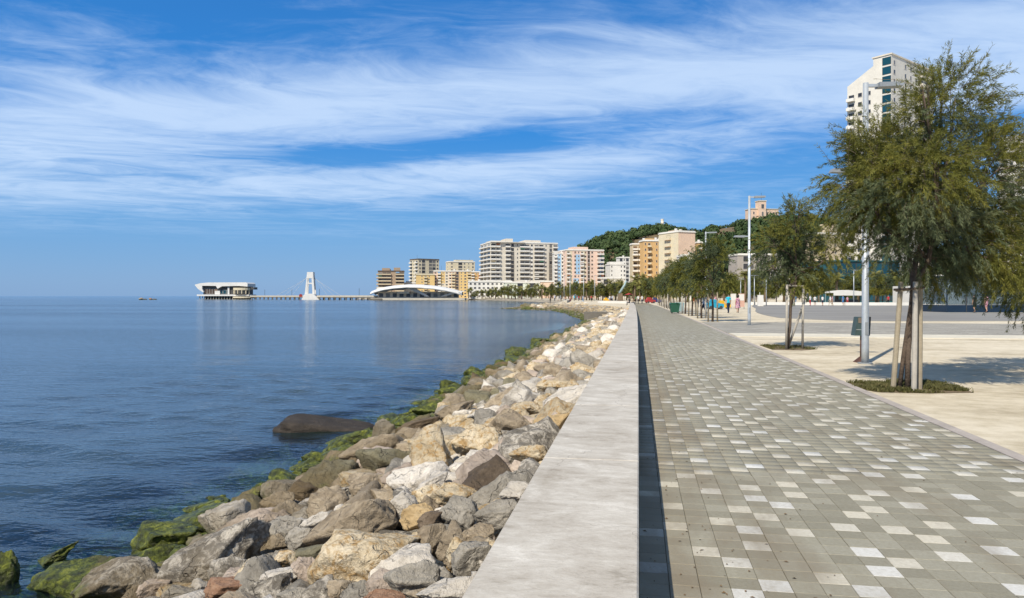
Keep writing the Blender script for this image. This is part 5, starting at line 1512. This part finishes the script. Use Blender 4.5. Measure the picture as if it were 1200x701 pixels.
for px, D, H, d_ in ((884, 135, 5.3, True), (868, 150, 5.0, True), (898, 122, 5.6, False), (1000.5, 130, 6.1, False), (1037, 160, 5.6, False), (960, 175, 6, False)):
    small_lamp(px, D, H, 'slim grey lamp with %s head at the far edge of the plaza' % ('a double' if d_ else 'a single'), d_)
for px in (668, 684, 697, 661): small_lamp(px, 232, 8.0, 'slim grey lamp with a single head on the bay promenade')
small_lamp(829, 96, 6.6, 'slim grey lamp with a single head behind the staked row')

plain('bin_green', (0.055, 0.085, 0.085), 0.5, 0.12, 6.0); plain('bin_plate', (0.20, 0.16, 0.12), 0.6, 0.15, 8.0); plain('bin_rust', (0.09, 0.045, 0.035), 0.8, 0.2, 9.0); plain('bin_line', (0.36, 0.38, 0.37), 0.6, 0.1, 9.0)
Bn = empty('litter_bin', P(1009, 18.2, -0.03), YAW)
MB().tube([(0, 0, 0.1), (0, 0, 0.75)], 0.022, 8).build('post', MATS['bin_rust'], Bn, True)
mb = MB(); mb.v = [(-0.14, -0.14, 0), (0.14, -0.14, 0), (0.14, 0.14, 0), (-0.14, 0.14, 0), (-0.025, -0.025, 0.14), (0.025, -0.025, 0.14), (0.025, 0.025, 0.14), (-0.025, 0.025, 0.14)]
mb.f = [(0, 1, 5, 4), (1, 2, 6, 5), (2, 3, 7, 6), (3, 0, 4, 7), (4, 5, 6, 7)]; mb.m = [0] * 5; mb.build('foot', MATS['bin_rust'], Bn)
mb = MB(); mb.v = [(-0.20, -0.11, 0.66), (0.17, -0.11, 0.66), (0.17, 0.11, 0.66), (-0.20, 0.11, 0.66), (-0.13, -0.10, 1.12), (0.20, -0.10, 1.12), (0.20, 0.10, 1.12), (-0.13, 0.10, 1.12)]
mb.f = [(3, 2, 1, 0), (0, 1, 5, 4), (1, 2, 6, 5), (2, 3, 7, 6), (3, 0, 4, 7), (4, 5, 6, 7)]; mb.m = [0] * 6; mb.build('bucket', MATS['bin_green'], Bn)
MB().box(-0.115, 0.18, -0.113, -0.103, 0.97, 1.10).build('opening_plate', MATS['bin_plate'], Bn)
MB().box(-0.165, 0.165, -0.1165, -0.106, 0.80, 0.815).build('stripe', MATS['bin_line'], Bn)
tag(Bn, 'dark green litter bin on a rusty post beside the tall lamp', 'litter bin')

# glass pavilion at the side of the plaza
plain('navy_panel', (0.012, 0.028, 0.055), 0.35, 0.1, 1.0)
m, t, b, out = new_mat('pane_clear')
b.inputs['Base Color'].default_value = (0.10, 0.14, 0.17, 1); b.inputs['Roughness'].default_value = 0.06; b.inputs['Transmission Weight'].default_value = 0.0
tp = t.add('ShaderNodeBsdfTransparent'); tp.inputs[0].default_value = (0.75, 0.82, 0.85, 1)
mx = t.add('ShaderNodeMixShader'); mx.inputs[0].default_value = 0.55
t.l.new(tp.outputs[0], mx.inputs[1]); t.l.new(b.outputs[0], mx.inputs[2]); t.l.new(mx.outputs[0], out.inputs[0])
Gp = empty('glass_kiosk', P(1110, 73, -0.01), YAW)
for k in range(8):
    x = k * 1.9
    MB().box(x + 0.03, x + 1.87, 0, 0.10, 0.02, 0.72).build('lower_panel', MATS['navy_panel'], Gp)
    MB().box(x + 0.05, x + 1.85, 0.03, 0.05, 0.76, 3.3).build('glass_pane', MATS['pane_clear'], Gp)
    MB().box(x - 0.03, x + 0.03, -0.03, 0.12, 0, 3.4).build('post', MATS['frame_dark' if k % 3 else 'navy_panel'], Gp)
for k in range(3):
    MB().box(0.03, 0.05, 0.2 + 1.9 * k, 2.0 + 1.9 * k, 0.76, 3.3).build('glass_pane', MATS['pane_clear'], Gp)
    MB().box(0.0, 0.1, 0.15 + 1.9 * k, 2.05 + 1.9 * k, 0.02, 0.72).build('lower_panel', MATS['navy_panel'], Gp)
MB().box(-0.2, 15.6, -0.3, 6.2, 3.4, 3.62).build('roof', MATS['navy_panel'], Gp)
tag(Gp, 'low glass sided kiosk with navy lower panels at the plaza edge', 'kiosk')
# white arched building
Wa = empty('arched_house', P(1100, 138), YAW + 0.1)
wd_ = 4.6; hh_ = 5.2
arc = [(-wd_, 0), (-1.3, 0)] + [(1.3 * math.cos(a), 2.2 + 1.3 * math.sin(a)) for a in np.linspace(math.pi, 0, 9)] + [(1.3, 0), (wd_, 0), (wd_, hh_ - 1.5), (0.6, hh_ + 0.4), (-0.6, hh_ + 0.4), (-wd_, hh_ - 1.5)]
MB().prism(arc, 0, 0.5).build('arch_wall', MATS['wall_white'], Wa)
MB().box(-wd_ + 0.05, wd_ - 0.05, 0.52, 7, 0, hh_ - 1.7).build('room', MATS['wall_white'], Wa)
MB().box(-1.28, 1.28, 0.505, 0.518, 0, 3.45).build('door', MATS['frame_dark'], Wa)
tag(Wa, 'white gabled house with an arched opening behind the glass kiosk', 'house')

# marquee, board, panels
Mq = empty('market_tent', P(994, 142), YAW)
MB().prism([(-2.8, 2.2), (2.8, 2.2), (2.7, 2.5), (0, 2.75), (-2.7, 2.5)], 0, 4).build('canopy', MATS['wall_white'], Mq)
MB().box(-2.8, 2.8, 0, 0.06, 1.7, 2.2).build('valance', MATS['wall_white'], Mq)
for x in (-2.7, 2.7):
    for y in (0.1, 3.9): MB().tube([(x, y, 0), (x, y, 2.2)], 0.05, 6).build('tent_leg', MATS['galvanised'], Mq)
MB().box(-2.4, 2.4, 1.0, 1.6, 0, 0.9).build('counter', MATS['frame_dark'], Mq)
tag(Mq, 'white open market tent beyond the bench wall', 'tent')
for c, n_ in (((0.02, 0.28, 0.42), 'paint_cyan'), ((0.62, 0.36, 0.02), 'paint_yellow'), ((0.55, 0.14, 0.02), 'paint_orange'), ((0.02, 0.09, 0.055), 'paint_green'), ((0.03, 0.035, 0.12), 'paint_navy'), ((0.30, 0.40, 0.40), 'paint_teal'), ((0.55, 0.34, 0.26), 'paint_salmon')): plain(n_, c, 0.5, 0.08, 2.0)
Wb = empty('info_board', P(891.5, 116, 0), YAW)
MB().box(-0.42, 0.42, 0, 0.35, 0.05, 1.75).build('panel', MATS['wall_white'], Wb); MB().box(-0.47, 0.47, -0.03, 0.38, 0, 0.05).build('plinth', MATS['deck_pale'], Wb)
MB().tube([(-0.1, 0.15, 1.75), (-0.1, 0.15, 2.2)], 0.04, 6).build('finial', MATS['wall_white'], Wb)
tag(Wb, 'plain white upright cabinet at the edge of the dark plaza', 'cabinet')
for px, D, w, h, c, lb in ((869, 92, 0.75, 1.9, 'paint_salmon', 'salmon and white poster board past the walking woman'), (859.5, 94, 0.7, 1.9, 'wall_offwhite', 'pale poster board between the walking couple')):
    q_ = empty('poster_board', P(px, D, 0), YAW)
    MB().box(-w / 2, w / 2, 0, 0.08, 0.25, h).build('board', MATS[c], q_); MB().box(-w / 2 + 0.06, w / 2 - 0.06, -0.012, -0.002, h * 0.55, h - 0.08).build('poster', MATS['wall_white'], q_)
    for x in (-w / 2 + 0.05, w / 2 - 0.05): MB().tube([(x, 0.04, 0), (x, 0.04, 0.25)], 0.03, 6).build('leg', MATS['dark_metal'], q_)
    tag(q_, lb, 'board')
# children's rides: little cars of painted plastic
def ride(px, D, mt, label, s=1.0):
    root = empty('toy_car', P(px, D, 0), YAW + r4.uniform(-.4, .4)); root.scale = (s, s, s)
    MB().prism([(-0.75, 0.15), (0.75, 0.15), (0.78, 0.5), (0.35, 0.58), (0.2, 0.62), (-0.6, 0.66), (-0.78, 0.5)], -0.4, 0.4).build('body', MATS[mt], root)
    MB().prism([(-0.5, 0.67), (0.15, 0.63), (0.0, 0.95), (-0.42, 0.97)], -0.34, 0.34).build('cabin', MATS[mt], root)
    MB().box(-0.05, 0.0, -0.3, 0.3, 0.62, 0.9).build('windscreen', MATS['window_glass'], root)
    for x in (-0.48, 0.48):
        for y in (-0.42, 0.36): MB().tube([(x, y, 0.17), (x, y + 0.07, 0.17)], 0.17, 12).build('wheel', MATS['dark_metal'], root)
    tag(root, label, 'toy car', "children's rides on the sand")
ride(838, 90, 'paint_cyan', 'cyan ride-on toy car on the sand', 1.25); ride(847.5, 93, 'paint_yellow', 'yellow ride-on toy car on the sand', 1.1)
ride(762, 165, 'paint_red', 'red ride-on toy car at the end of the path', 1.35); ride(769, 168, 'paint_navy', 'navy ride-on toy car beside the red one', 1.4)
ride(711, 205, 'paint_yellow', 'yellow ride-on toy car by the bench wall of the bay', 1.2)
# green wheeled bins among the tree row
def wbin(px, D, mt, label):
    root = empty('wheeled_bin', P(px, D, 0), YAW)
    mb = MB(); mb.v = [(-.45, -.35, .12), (.45, -.35, .12), (.45, .35, .12), (-.45, .35, .12), (-.6, -.45, 1.0), (.6, -.45, 1.0), (.6, .45, 1.0), (-.6, .45, 1.0)]; root.scale = (0.72, 0.72, 0.85)
    mb.f = [(3, 2, 1, 0), (0, 1, 5, 4), (1, 2, 6, 5), (2, 3, 7, 6), (3, 0, 4, 7), (4, 5, 6, 7)]; mb.m = [0] * 6; mb.build('tub', MATS[mt], root)
    MB().prism([(-.64, 1.005), (.64, 1.005), (.5, 1.16), (-.5, 1.16)], -.48, .48).build('lid', MATS[mt], root)
    for x in (-.4, .4): MB().tube([(x, -.3, .1), (x, -.22, .1)], .1, 10).build('wheel', MATS['dark_metal'], root)
    tag(root, label, 'bin')
wbin(790.5, 68, 'paint_green', 'green wheeled waste bin between the staked trees'); wbin(796, 72, 'paint_teal', 'teal wheeled waste bin behind the green one')
# leaning teal mast on a plinth where the path ends
Ms = empty('mast_sculpture', P(727, 165, 0), YAW)
mb = MB(); mb.v = [(-.7, -.7, 0), (.7, -.7, 0), (.7, .7, 0), (-.7, .7, 0), (-.4, -.4, 2.2), (.4, -.4, 2.2), (.4, .4, 2.2), (-.4, .4, 2.2)]
mb.f = [(0, 1, 5, 4), (1, 2, 6, 5), (2, 3, 7, 6), (3, 0, 4, 7), (4, 5, 6, 7)]; mb.m = [0] * 5; mb.build('plinth', MATS['palm_bark'], Ms)
MB().tube([(-0.2, 0, 2.2), (0.9, 0, 4.0), (1.3, 0, 5.0)], [0.28, 0.24, 0.16], 8).build('mast', MATS['paint_teal'], Ms, True)
tag(Ms, 'leaning teal mast on a brown plinth where the path meets the bay', 'sculpture')
Um = empty('parasol', P(821, 104, 0), YAW)
MB().tube([(0, 0, 0), (0, 0, 2.5)], 0.03, 6).build('pole', MATS['galvanised'], Um)
mb = MB()
for k in range(8):
    a, b_ = 2 * math.pi * k / 8, 2 * math.pi * (k + 1) / 8
    mb.tri((math.cos(a) * .75, math.sin(a) * .75, 2.1), (math.cos(b_) * .75, math.sin(b_) * .75, 2.1), (0, 0, 2.6))
mb.build('canopy', MATS['paint_orange'], Um); tag(Um, 'small orange parasol behind the staked trees', 'parasol')
Ur = empty('parasol', P(737, 168, 0), YAW)
MB().tube([(0, 0, 0), (0, 0, 2.2)], 0.04, 6).build('pole', MATS['galvanised'], Ur)
mb = MB()
for k in range(8):
    a, b_ = 2 * math.pi * k / 8, 2 * math.pi * (k + 1) / 8
    mb.tri((math.cos(a) * 1.0, math.sin(a) * 1.0, 1.9), (math.cos(b_) * 1.0, math.sin(b_) * 1.0, 1.9), (0, 0, 2.3))
mb.build('canopy', MATS['paint_red'], Ur); tag(Ur, 'low red parasol at the end of the sea wall', 'parasol')

# ---------------------------------------------------------------- people
SKIN, TOP, BOT, HAIR, SHOE = range(5)
def skin_person(name, sk, rad, classify, fingers=True):
    verts, edges = [], []
    names = list(sk)
    idx = {}
    for n_ in names: idx[n_] = len(verts); verts.append(sk[n_][0])
    radii = [sk[n_][1] for n_ in names]
    for n_ in names:
        if sk[n_][2]: edges.append((idx[sk[n_][2]], idx[n_]))
    me = bpy.data.meshes.new(name + '_frame'); me.from_pydata(verts, edges, [])
    o = bpy.data.objects.new(name + '_frame', me); col.objects.link(o)
    bm = bmesh.new(); bm.from_mesh(me)
    ly = bm.verts.layers.skin.verify()
    bm.verts.ensure_lookup_table()
    for v, r_ in zip(bm.verts, radii):
        v[ly].radius = r_ if hasattr(r_, '__len__') else (r_, r_)
        v[ly].use_root = (v.index == 0)
    bm.to_mesh(me); bm.free()
    o.modifiers.new('skin', 'SKIN'); sm = o.modifiers['skin']; sm.use_smooth_shade = True; sm.branch_smoothing = 0.4
    ss = o.modifiers.new('sub', 'SUBSURF'); ss.levels = 1; ss.render_levels = 1
    dg = bpy.context.evaluated_depsgraph_get()
    em = bpy.data.meshes.new_from_object(o.evaluated_get(dg))
    bpy.data.objects.remove(o); 
    em.name = name
    em.materials.clear()
    for _ in range(5): em.materials.append(MATS['wall_white'])
    for p in em.polygons: p.material_index = classify(p.center); p.use_smooth = True
    return em
def body(stride=0.0, sit=False, arm=0.15, H=1.72, female=False, bend_fwd=0.0):
    s = H / 1.72; sh = 0.185 if not female else 0.165; hip = 0.09
    sk = {}
    def J(n_, p, r_, par=None): sk[n_] = ((p[0] * s, p[1] * s, p[2] * s), (r_ * s if not hasattr(r_, '__len__') else (r_[0] * s, r_[1] * s)), par)
    pz = 0.93 if not sit else 0.50
    J('pelvis', (0, 0, pz), (0.15, 0.11)); J('belly', (0, bend_fwd * .3, pz + 0.16), (0.135 if not female else .115, 0.10), 'pelvis'); J('chest', (0, bend_fwd * .7, pz + 0.36), (0.155, 0.105), 'belly')
    J('collar', (0, bend_fwd, pz + 0.50), (0.10, 0.075), 'chest'); J('neck', (0, bend_fwd + .01, pz + 0.57), 0.052, 'collar')
    J('jaw', (0, bend_fwd + .035, pz + 0.635), (0.062, 0.072), 'neck'); J('head', (0, bend_fwd + .02, pz + 0.71), (0.074, 0.092), 'jaw'); J('crown', (0, bend_fwd + .01, pz + 0.775), (0.055, 0.066), 'head')
    J('nose', (0, bend_fwd + .125, pz + .675), 0.014, 'jaw')
    for sg, n_ in ((-1, 'l'), (1, 'r')):
        sw = arm * sg * (1 if stride >= 0 else -1)
        J('sh' + n_, (sg * sh, bend_fwd, pz + 0.47), 0.058, 'collar'); J('el' + n_, (sg * (sh + .05), bend_fwd - .02 + sw * .45, pz + 0.20), 0.042, 'sh' + n_)
        if sit:
            J('wr' + n_, (sg * (sh - .02), bend_fwd + .22, pz + 0.12), 0.030, 'el' + n_); hd = Vector((0, 1, -0.2))
        else:
            J('wr' + n_, (sg * (sh + .06), bend_fwd + .06 + sw, pz - 0.04), 0.030, 'el' + n_); hd = Vector((0, 0.25 + sw, -1))
        hd.normalize(); w = Vector(sk['wr' + n_][0]) / s; palm_ = w + hd * 0.07
        J('pa' + n_, palm_, (0.036, 0.02), 'wr' + n_)
        for q, (oy, ln) in enumerate(((-.026, .065), (-.009, .08), (.009, .076), (.026, .06))):
            b_ = palm_ + hd * 0.03 + Vector((0, oy, 0)); J('f%d%s' % (q, n_), b_, 0.010, 'pa' + n_); J('t%d%s' % (q, n_), b_ + hd * ln + Vector((-sg * .015, 0, 0)), 0.008, 'f%d%s' % (q, n_))
        J('th' + n_, w + hd * 0.055 + Vector((-sg * .01, .05, 0)), 0.010, 'pa' + n_)
        J('hip' + n_, (sg * hip, 0, pz - 0.06), 0.098, 'pelvis')
        st = stride * sg
        if sit:
            J('kn' + n_, (sg * .11, 0.42, pz - 0.02), 0.066, 'hip' + n_); J('an' + n_, (sg * .11, 0.44, 0.09), 0.042, 'kn' + n_); J('to' + n_, (sg * .12, 0.60, 0.04), 0.038, 'an' + n_)
        else:
            J('kn' + n_, (sg * .095, st * .55 + .03, 0.50), 0.064, 'hip' + n_); J('an' + n_, (sg * .095, st - (0.10 if st < 0 else 0), 0.09 + (0.07 if st < 0 else 0)), 0.042, 'kn' + n_); J('to' + n_, (sg * .105, st + .14 - (0.08 if st < 0 else 0), 0.04 + (0.02 if st < 0 else 0)), 0.038, 'an' + n_)
    return sk, s, pz, sh
def make_body(name, shorts=False, sleeves=0.2, **kw):
    sk, s, pz, sh = body(**kw); fem = kw.get('female', False)
    def cls(c):
        x, y, z = c[0] / s, c[1] / s, c[2] / s
        if z > pz + 0.60: 
            bf = kw.get('bend_fwd', 0)
            return HAIR if (z > pz + 0.745 or y < bf + 0.005 or (fem and y < bf + .03)) else SKIN
        if z > pz + 0.545: return HAIR if fem and y < 0 else SKIN
        if abs(x) > sh - 0.02 and z < pz + 0.47 - sleeves and z > pz - 0.30 and not kw.get('sit'): return SKIN
        if kw.get('sit') and y > 0.12 and z > pz + 0.06: return SKIN
        if z > pz + 0.02: return TOP
        if z < 0.085: return SHOE
        if shorts and z < 0.55 and not kw.get('sit'): return SKIN
        return BOT
    return skin_person(name, sk, None, cls)
BODY = {'walk': make_body('person', stride=0.20, arm=0.16), 'walk_w': make_body('person', stride=0.16, arm=0.10, H=1.63, female=True, shorts=True, sleeves=0.1),
        'stand': make_body('person', stride=0.03, arm=0.03), 'shorts': make_body('person', stride=0.06, arm=0.05, shorts=True), 'sit': make_body('person', sit=True, bend_fwd=0.08), 'stand_w': make_body('person', stride=-0.05, arm=0.05, H=1.62, female=True)}
plain('skin', (0.42, 0.25, 0.17), 0.6, 0.06, 8.0); plain('hair_dark', (0.02, 0.015, 0.012), 0.6, 0.2, 9.0); plain('hair_grey', (0.20, 0.18, 0.16), 0.7, 0.2, 9.0)
CLOTH = {'cyan': (0.01, 0.42, 0.58), 'navy': (0.02, 0.03, 0.06), 'black': (0.015, 0.015, 0.018), 'white': (0.68, 0.68, 0.66), 'red': (0.45, 0.04, 0.04), 'pink': (0.58, 0.30, 0.36), 'blue': (0.06, 0.20, 0.42), 'beige': (0.42, 0.34, 0.24), 'purple': (0.14, 0.10, 0.24), 'green': (0.08, 0.18, 0.08), 'yellow': (0.58, 0.46, 0.05), 'lightblue': (0.35, 0.45, 0.60), 'maroon': (0.20, 0.03, 0.06)}
for k, c in CLOTH.items(): plain('cloth_' + k, c, 0.85, 0.12, 6.0)
def person(px, D, pose, top, bot, label, face_=0.0, z=0.0, hair='hair_dark', s=1.0, group=None):
    o = link('person', BODY[pose], None, P(px, D, z), (0, 0, YAW + face_), (s, s, s))
    for i_, n_ in enumerate(('skin', 'cloth_' + top, 'cloth_' + bot, hair, 'cloth_black')):
        o.material_slots[i_].link = 'OBJECT'; o.material_slots[i_].material = MATS[n_]
    tag(o, label, 'person', group)
    return o
person(853.5, 69.5, 'walk', 'cyan', 'navy', 'person in a bright cyan shirt and dark trousers walking away over the sand', 0.0, -0.03, 'hair_grey', 1.05)
wm = person(864.5, 70.5, 'walk_w', 'pink', 'pink', 'person in a knee length patterned pink dress walking beside the cyan shirt', -0.1, -0.03, 'hair_dark', 1.02)
m, t, b, out = new_mat('dress_print')
oc = t.add('ShaderNodeTexCoord').outputs['Object']
t.l.new(t.ramp(t.voro(oc, 9.0, out=1), [(0.2, (0.30, 0.10, 0.18)), (0.45, (0.50, 0.28, 0.34)), (0.7, (0.12, 0.06, 0.12)), (0.9, (0.55, 0.40, 0.42))]), b.inputs['Base Color'])
mb = MB(); prev = None
rings = [(1.42, .13, .09), (1.30, .165, .115), (1.12, .145, .11), (0.98, .18, .14), (0.80, .22, .18), (0.60, .25, .21), (0.52, .26, .22)]
for z, a, b_ in rings:
    cur = []
    for k in range(14):
        an = 2 * math.pi * k / 14; f_ = 1 + (0.05 * math.sin(an * 5) if z < 0.9 else 0); cur.append(len(mb.v)); mb.v.append((a * f_ * math.cos(an), b_ * f_ * math.sin(an), z * 0.95))
    if prev:
        for k in range(14): mb.f.append((prev[k], cur[k], cur[(k + 1) % 14], prev[(k + 1) % 14])); mb.m.append(0)
    prev = cur
mb.build('dress', MATS['dress_print'], wm, True)
hb = ico(2)[0] * np.array([0.13, 0.13, 0.16]) * 1.0
link('hair', np_mesh('hair', hb * (1 + 0.12 * np.sin(hb[:, :1] * 60)) + np.array([0, -0.02, 1.60]), ICO[2][1], MATS['hair_dark'], True), wm)
ppl = [
 (949.5, 122, 'stand', 'white', 'red', 'person in white top and red trousers near the bench wall', 0.5), (955, 123, 'shorts', 'white', 'black', 'person in white top and black shorts near the bench wall', 2.5),
 (964, 120, 'shorts', 'white', 'navy', 'person in white top and dark shorts facing the bench wall', 0.2), (973, 118, 'walk', 'white', 'beige', 'person in white top and beige trousers walking past the bench wall', 1.5),
 (975.5, 119, 'stand_w', 'pink', 'beige', 'person in pink top and beige trousers by the bench wall', 1.2), (988, 119, 'shorts', 'blue', 'blue', 'person in blue shirt and blue shorts by the bench wall', 0.4),
 (993, 134, 'stand_w', 'pink', 'red', 'person in pink top and red trousers behind the bench wall', 0.0), (929, 126, 'walk', 'white', 'navy', 'person in white top and navy trousers walking past the smaller tamarisk', 1.2),
 (932.5, 134, 'stand', 'blue', 'lightblue', 'person in blue top and light trousers behind the bench wall', 0.4), (943, 140, 'stand', 'yellow', 'black', 'person in a yellow top behind the bench wall', 2.6),
 (1041, 128, 'stand', 'red', 'black', 'person in a red top by the bench wall near the lamp', 0.0), (1142, 71.5, 'shorts', 'black', 'black', 'person in black top and shorts by the glass kiosk', 0.3),
 (1156, 71.8, 'shorts', 'pink', 'pink', 'person in pink top and shorts at the glass kiosk', 0.3), (748, 148, 'walk', 'white', 'black', 'person in white shirt and black trousers walking the path end', 3.1),
 (752.5, 149, 'stand', 'white', 'navy', 'person in white shirt and navy trousers walking beside another on the path', 3.1), (745, 156, 'stand', 'green', 'black', 'person in dark green at the end of the path', 0.2),
 (818, 100, 'stand', 'purple', 'navy', 'person in purple top under the orange parasol', 0.5), (824.5, 62.5, 'walk', 'lightblue', 'navy', 'person in light blue top walking behind the staked trees', 1.4),
 (828.5, 92, 'stand', 'maroon', 'navy', 'person in a maroon top behind the staked trees', 0.5), (813, 103, 'stand_w', 'red', 'beige', 'person in red top and beige trousers behind the staked trees', 0.5),
 (839, 95, 'stand', 'pink', 'black', 'person in pink top standing behind the cyan toy car', 0.5), (834, 98, 'stand', 'black', 'black', 'person in black standing behind the cyan toy car', 0.5),
 (650, 228, 'stand', 'lightblue', 'navy', 'person in pale blue top by the bay parapet', 0.4), (654, 225, 'shorts', 'white', 'white', 'person all in white by the bay parapet', 0.4), (657.5, 222, 'stand', 'black', 'black', 'person all in black by the bay parapet', 0.4),
 (660.5, 222, 'stand_w', 'white', 'white', 'person in a long white outfit by the bay parapet', 1.2), (668, 215, 'walk', 'pink', 'maroon', 'person in pink top and maroon trousers by the bay', 1.2), (673, 224, 'stand', 'cyan', 'navy', 'person in cyan top by the bay parapet', 0.0),
 (678, 226, 'stand', 'red', 'navy', 'person in red top and navy trousers by the bay parapet', 0.0), (683, 196, 'walk', 'lightblue', 'blue', 'person in pale blue top and blue jeans walking the bay promenade', 1.5), (693, 214, 'stand', 'red', 'black', 'person in red top and black trousers on the bay promenade', 0.0),
 (714.5, 204, 'shorts', 'white', 'blue', 'person in white top and blue shorts beside the yellow toy car', 0.0), (717.5, 206, 'stand', 'lightblue', 'navy', 'person in light blue top beside the yellow toy car', 0.0), (645, 168, 'stand', 'black', 'black', 'person in black on the rocky point of the bay', 0.0),
]
for (px, D, pose, a, b_, lb, fc) in ppl: person(px, D, pose, a, b_, lb, fc, hair=r4.choice(['hair_dark', 'hair_dark', 'hair_grey']), s=r4.uniform(0.96, 1.05))
for px, D, a, b_, lb, fc in ((738, 118, 'black', 'black', 'person in black sitting on the far end of the sea wall', 1.2), (740.6, 122, 'beige', 'navy', 'person in beige sitting on the far end of the sea wall', -1.2)):
    person(px, D, 'sit', a, b_, lb, fc, 0.5 - 0.40)
person(663, 219, 'sit', 'black', 'black', 'person in black sitting by the bay parapet', 2.8, 0.0); person(668.5, 217, 'sit', 'maroon', 'navy', 'person in maroon sitting by the bay parapet', 2.8, 0.0)

# stones of the rocky point in the bay
pr_ = random.Random(6)
for k in range(190):
    px = pr_.uniform(613, 690); D = 152 + pr_.uniform(-6, 14) + (px - 640) * -0.2
    q = P(px, D); r_ = pr_.uniform(0.30, 0.80)
    V_, F_ = POOL[2][pr_.randrange(14)]
    z = SEA_Z + 0.12 + 0.55 * (px - 613) / 60 + 0.12 * (D - 146) / 6
    o = link('point_rock', CACHE.setdefault(('pr', k % 9), np_mesh('point_rock', POOL[2][k % 9][0], POOL[2][k % 9][1], MATS['stone_cream'], True)), None, (q.x, q.y, z), (pr_.uniform(-.3, .3), pr_.uniform(-.3, .3), pr_.uniform(0, 6)), (r_ * 1.3, r_, r_ * 0.7))
    kd = pr_.choice(['cream', 'tan', 'cream', 'olive', 'white'] if px > 622 else ['moss', 'olive'])
    o.material_slots[0].link = 'OBJECT'; o.material_slots[0].material = MATS['stone_' + kd]
    tag(o, '%s rock on the low rocky point in the bay' % MATN[kd], 'rock', 'rocks of the point')

# wind-blown leaves and grit on the paving, thickest by the wall and kerb
plain('litter_leaf', (0.16, 0.105, 0.055), 0.9, 0.3, 30.0, coords='pos')
lr = random.Random(8); V = []; 
for k in range(520):
    y = 3.6 + 26 * lr.random() ** 1.6; x = abs(lr.gauss(0, 0.45)) + 0.03 if lr.random() < 0.55 else lr.uniform(0.1, 3.6)
    if x > 3.6: continue
    s_ = lr.uniform(0.002, 0.0075); a = lr.uniform(0, 6.28); l_ = s_ * lr.uniform(1.2, 2.6); ca, sa = math.cos(a), math.sin(a); x += bend(y); up = lr.uniform(0.002, 0.010)
    V += [(x - ca * l_, y - sa * l_, 0.003), (x + sa * s_, y - ca * s_, 0.003 + up), (x + ca * l_, y + sa * l_, 0.004), (x - sa * s_, y + ca * s_, 0.003 + up * .5)]
tag(link('leaf_litter', np_mesh('leaf_litter', V, np.arange(len(V)).reshape(-1, 4), MATS['litter_leaf'])), 'dry leaves and grit blown along the paving by the wall', 'leaf litter', kind='stuff')

# loose stones strewn over the shingle of the bay
br2 = random.Random(12); pV = []; pF = []; off = 0; pm = []
for k in range(1500):
    i = br2.randrange(0, 5); f_ = br2.random(); u = br2.uniform(0.02, 0.95)
    a = Vector((*top[i], 0)).lerp(Vector((*top[i + 1], 0)), f_); b_ = Vector((*foot[i], 0)).lerp(Vector((*foot[i + 1], 0)), f_)
    p = a.lerp(b_, u); r_ = br2.uniform(0.06, 0.26)
    V_, F_ = POOL[1][br2.randrange(8)]
    an = br2.uniform(0, 6.28); ca, sa = math.cos(an), math.sin(an); Q = V_ * np.array([r_ * 1.3, r_, r_ * 0.6])
    Q = np.stack([Q[:, 0] * ca - Q[:, 1] * sa, Q[:, 0] * sa + Q[:, 1] * ca, Q[:, 2]], 1) + np.array([p.x, p.y, -0.035 - 1.22 * u ** 0.85 + r_ * 0.25])
    pV.append(Q); pF.append(F_ + off); off += len(Q); pm.append(np.full(len(F_), br2.choice((0, 0, 1, 2))))
tag(link('beach_stones', np_mesh('beach_stones', np.concatenate(pV), np.concatenate(pF), [MATS['stone_cream'], MATS['stone_grey'], MATS['stone_tan']], True, np.concatenate(pm))), 'loose pale stones strewn over the shingle of the bay', 'stones', kind='stuff')
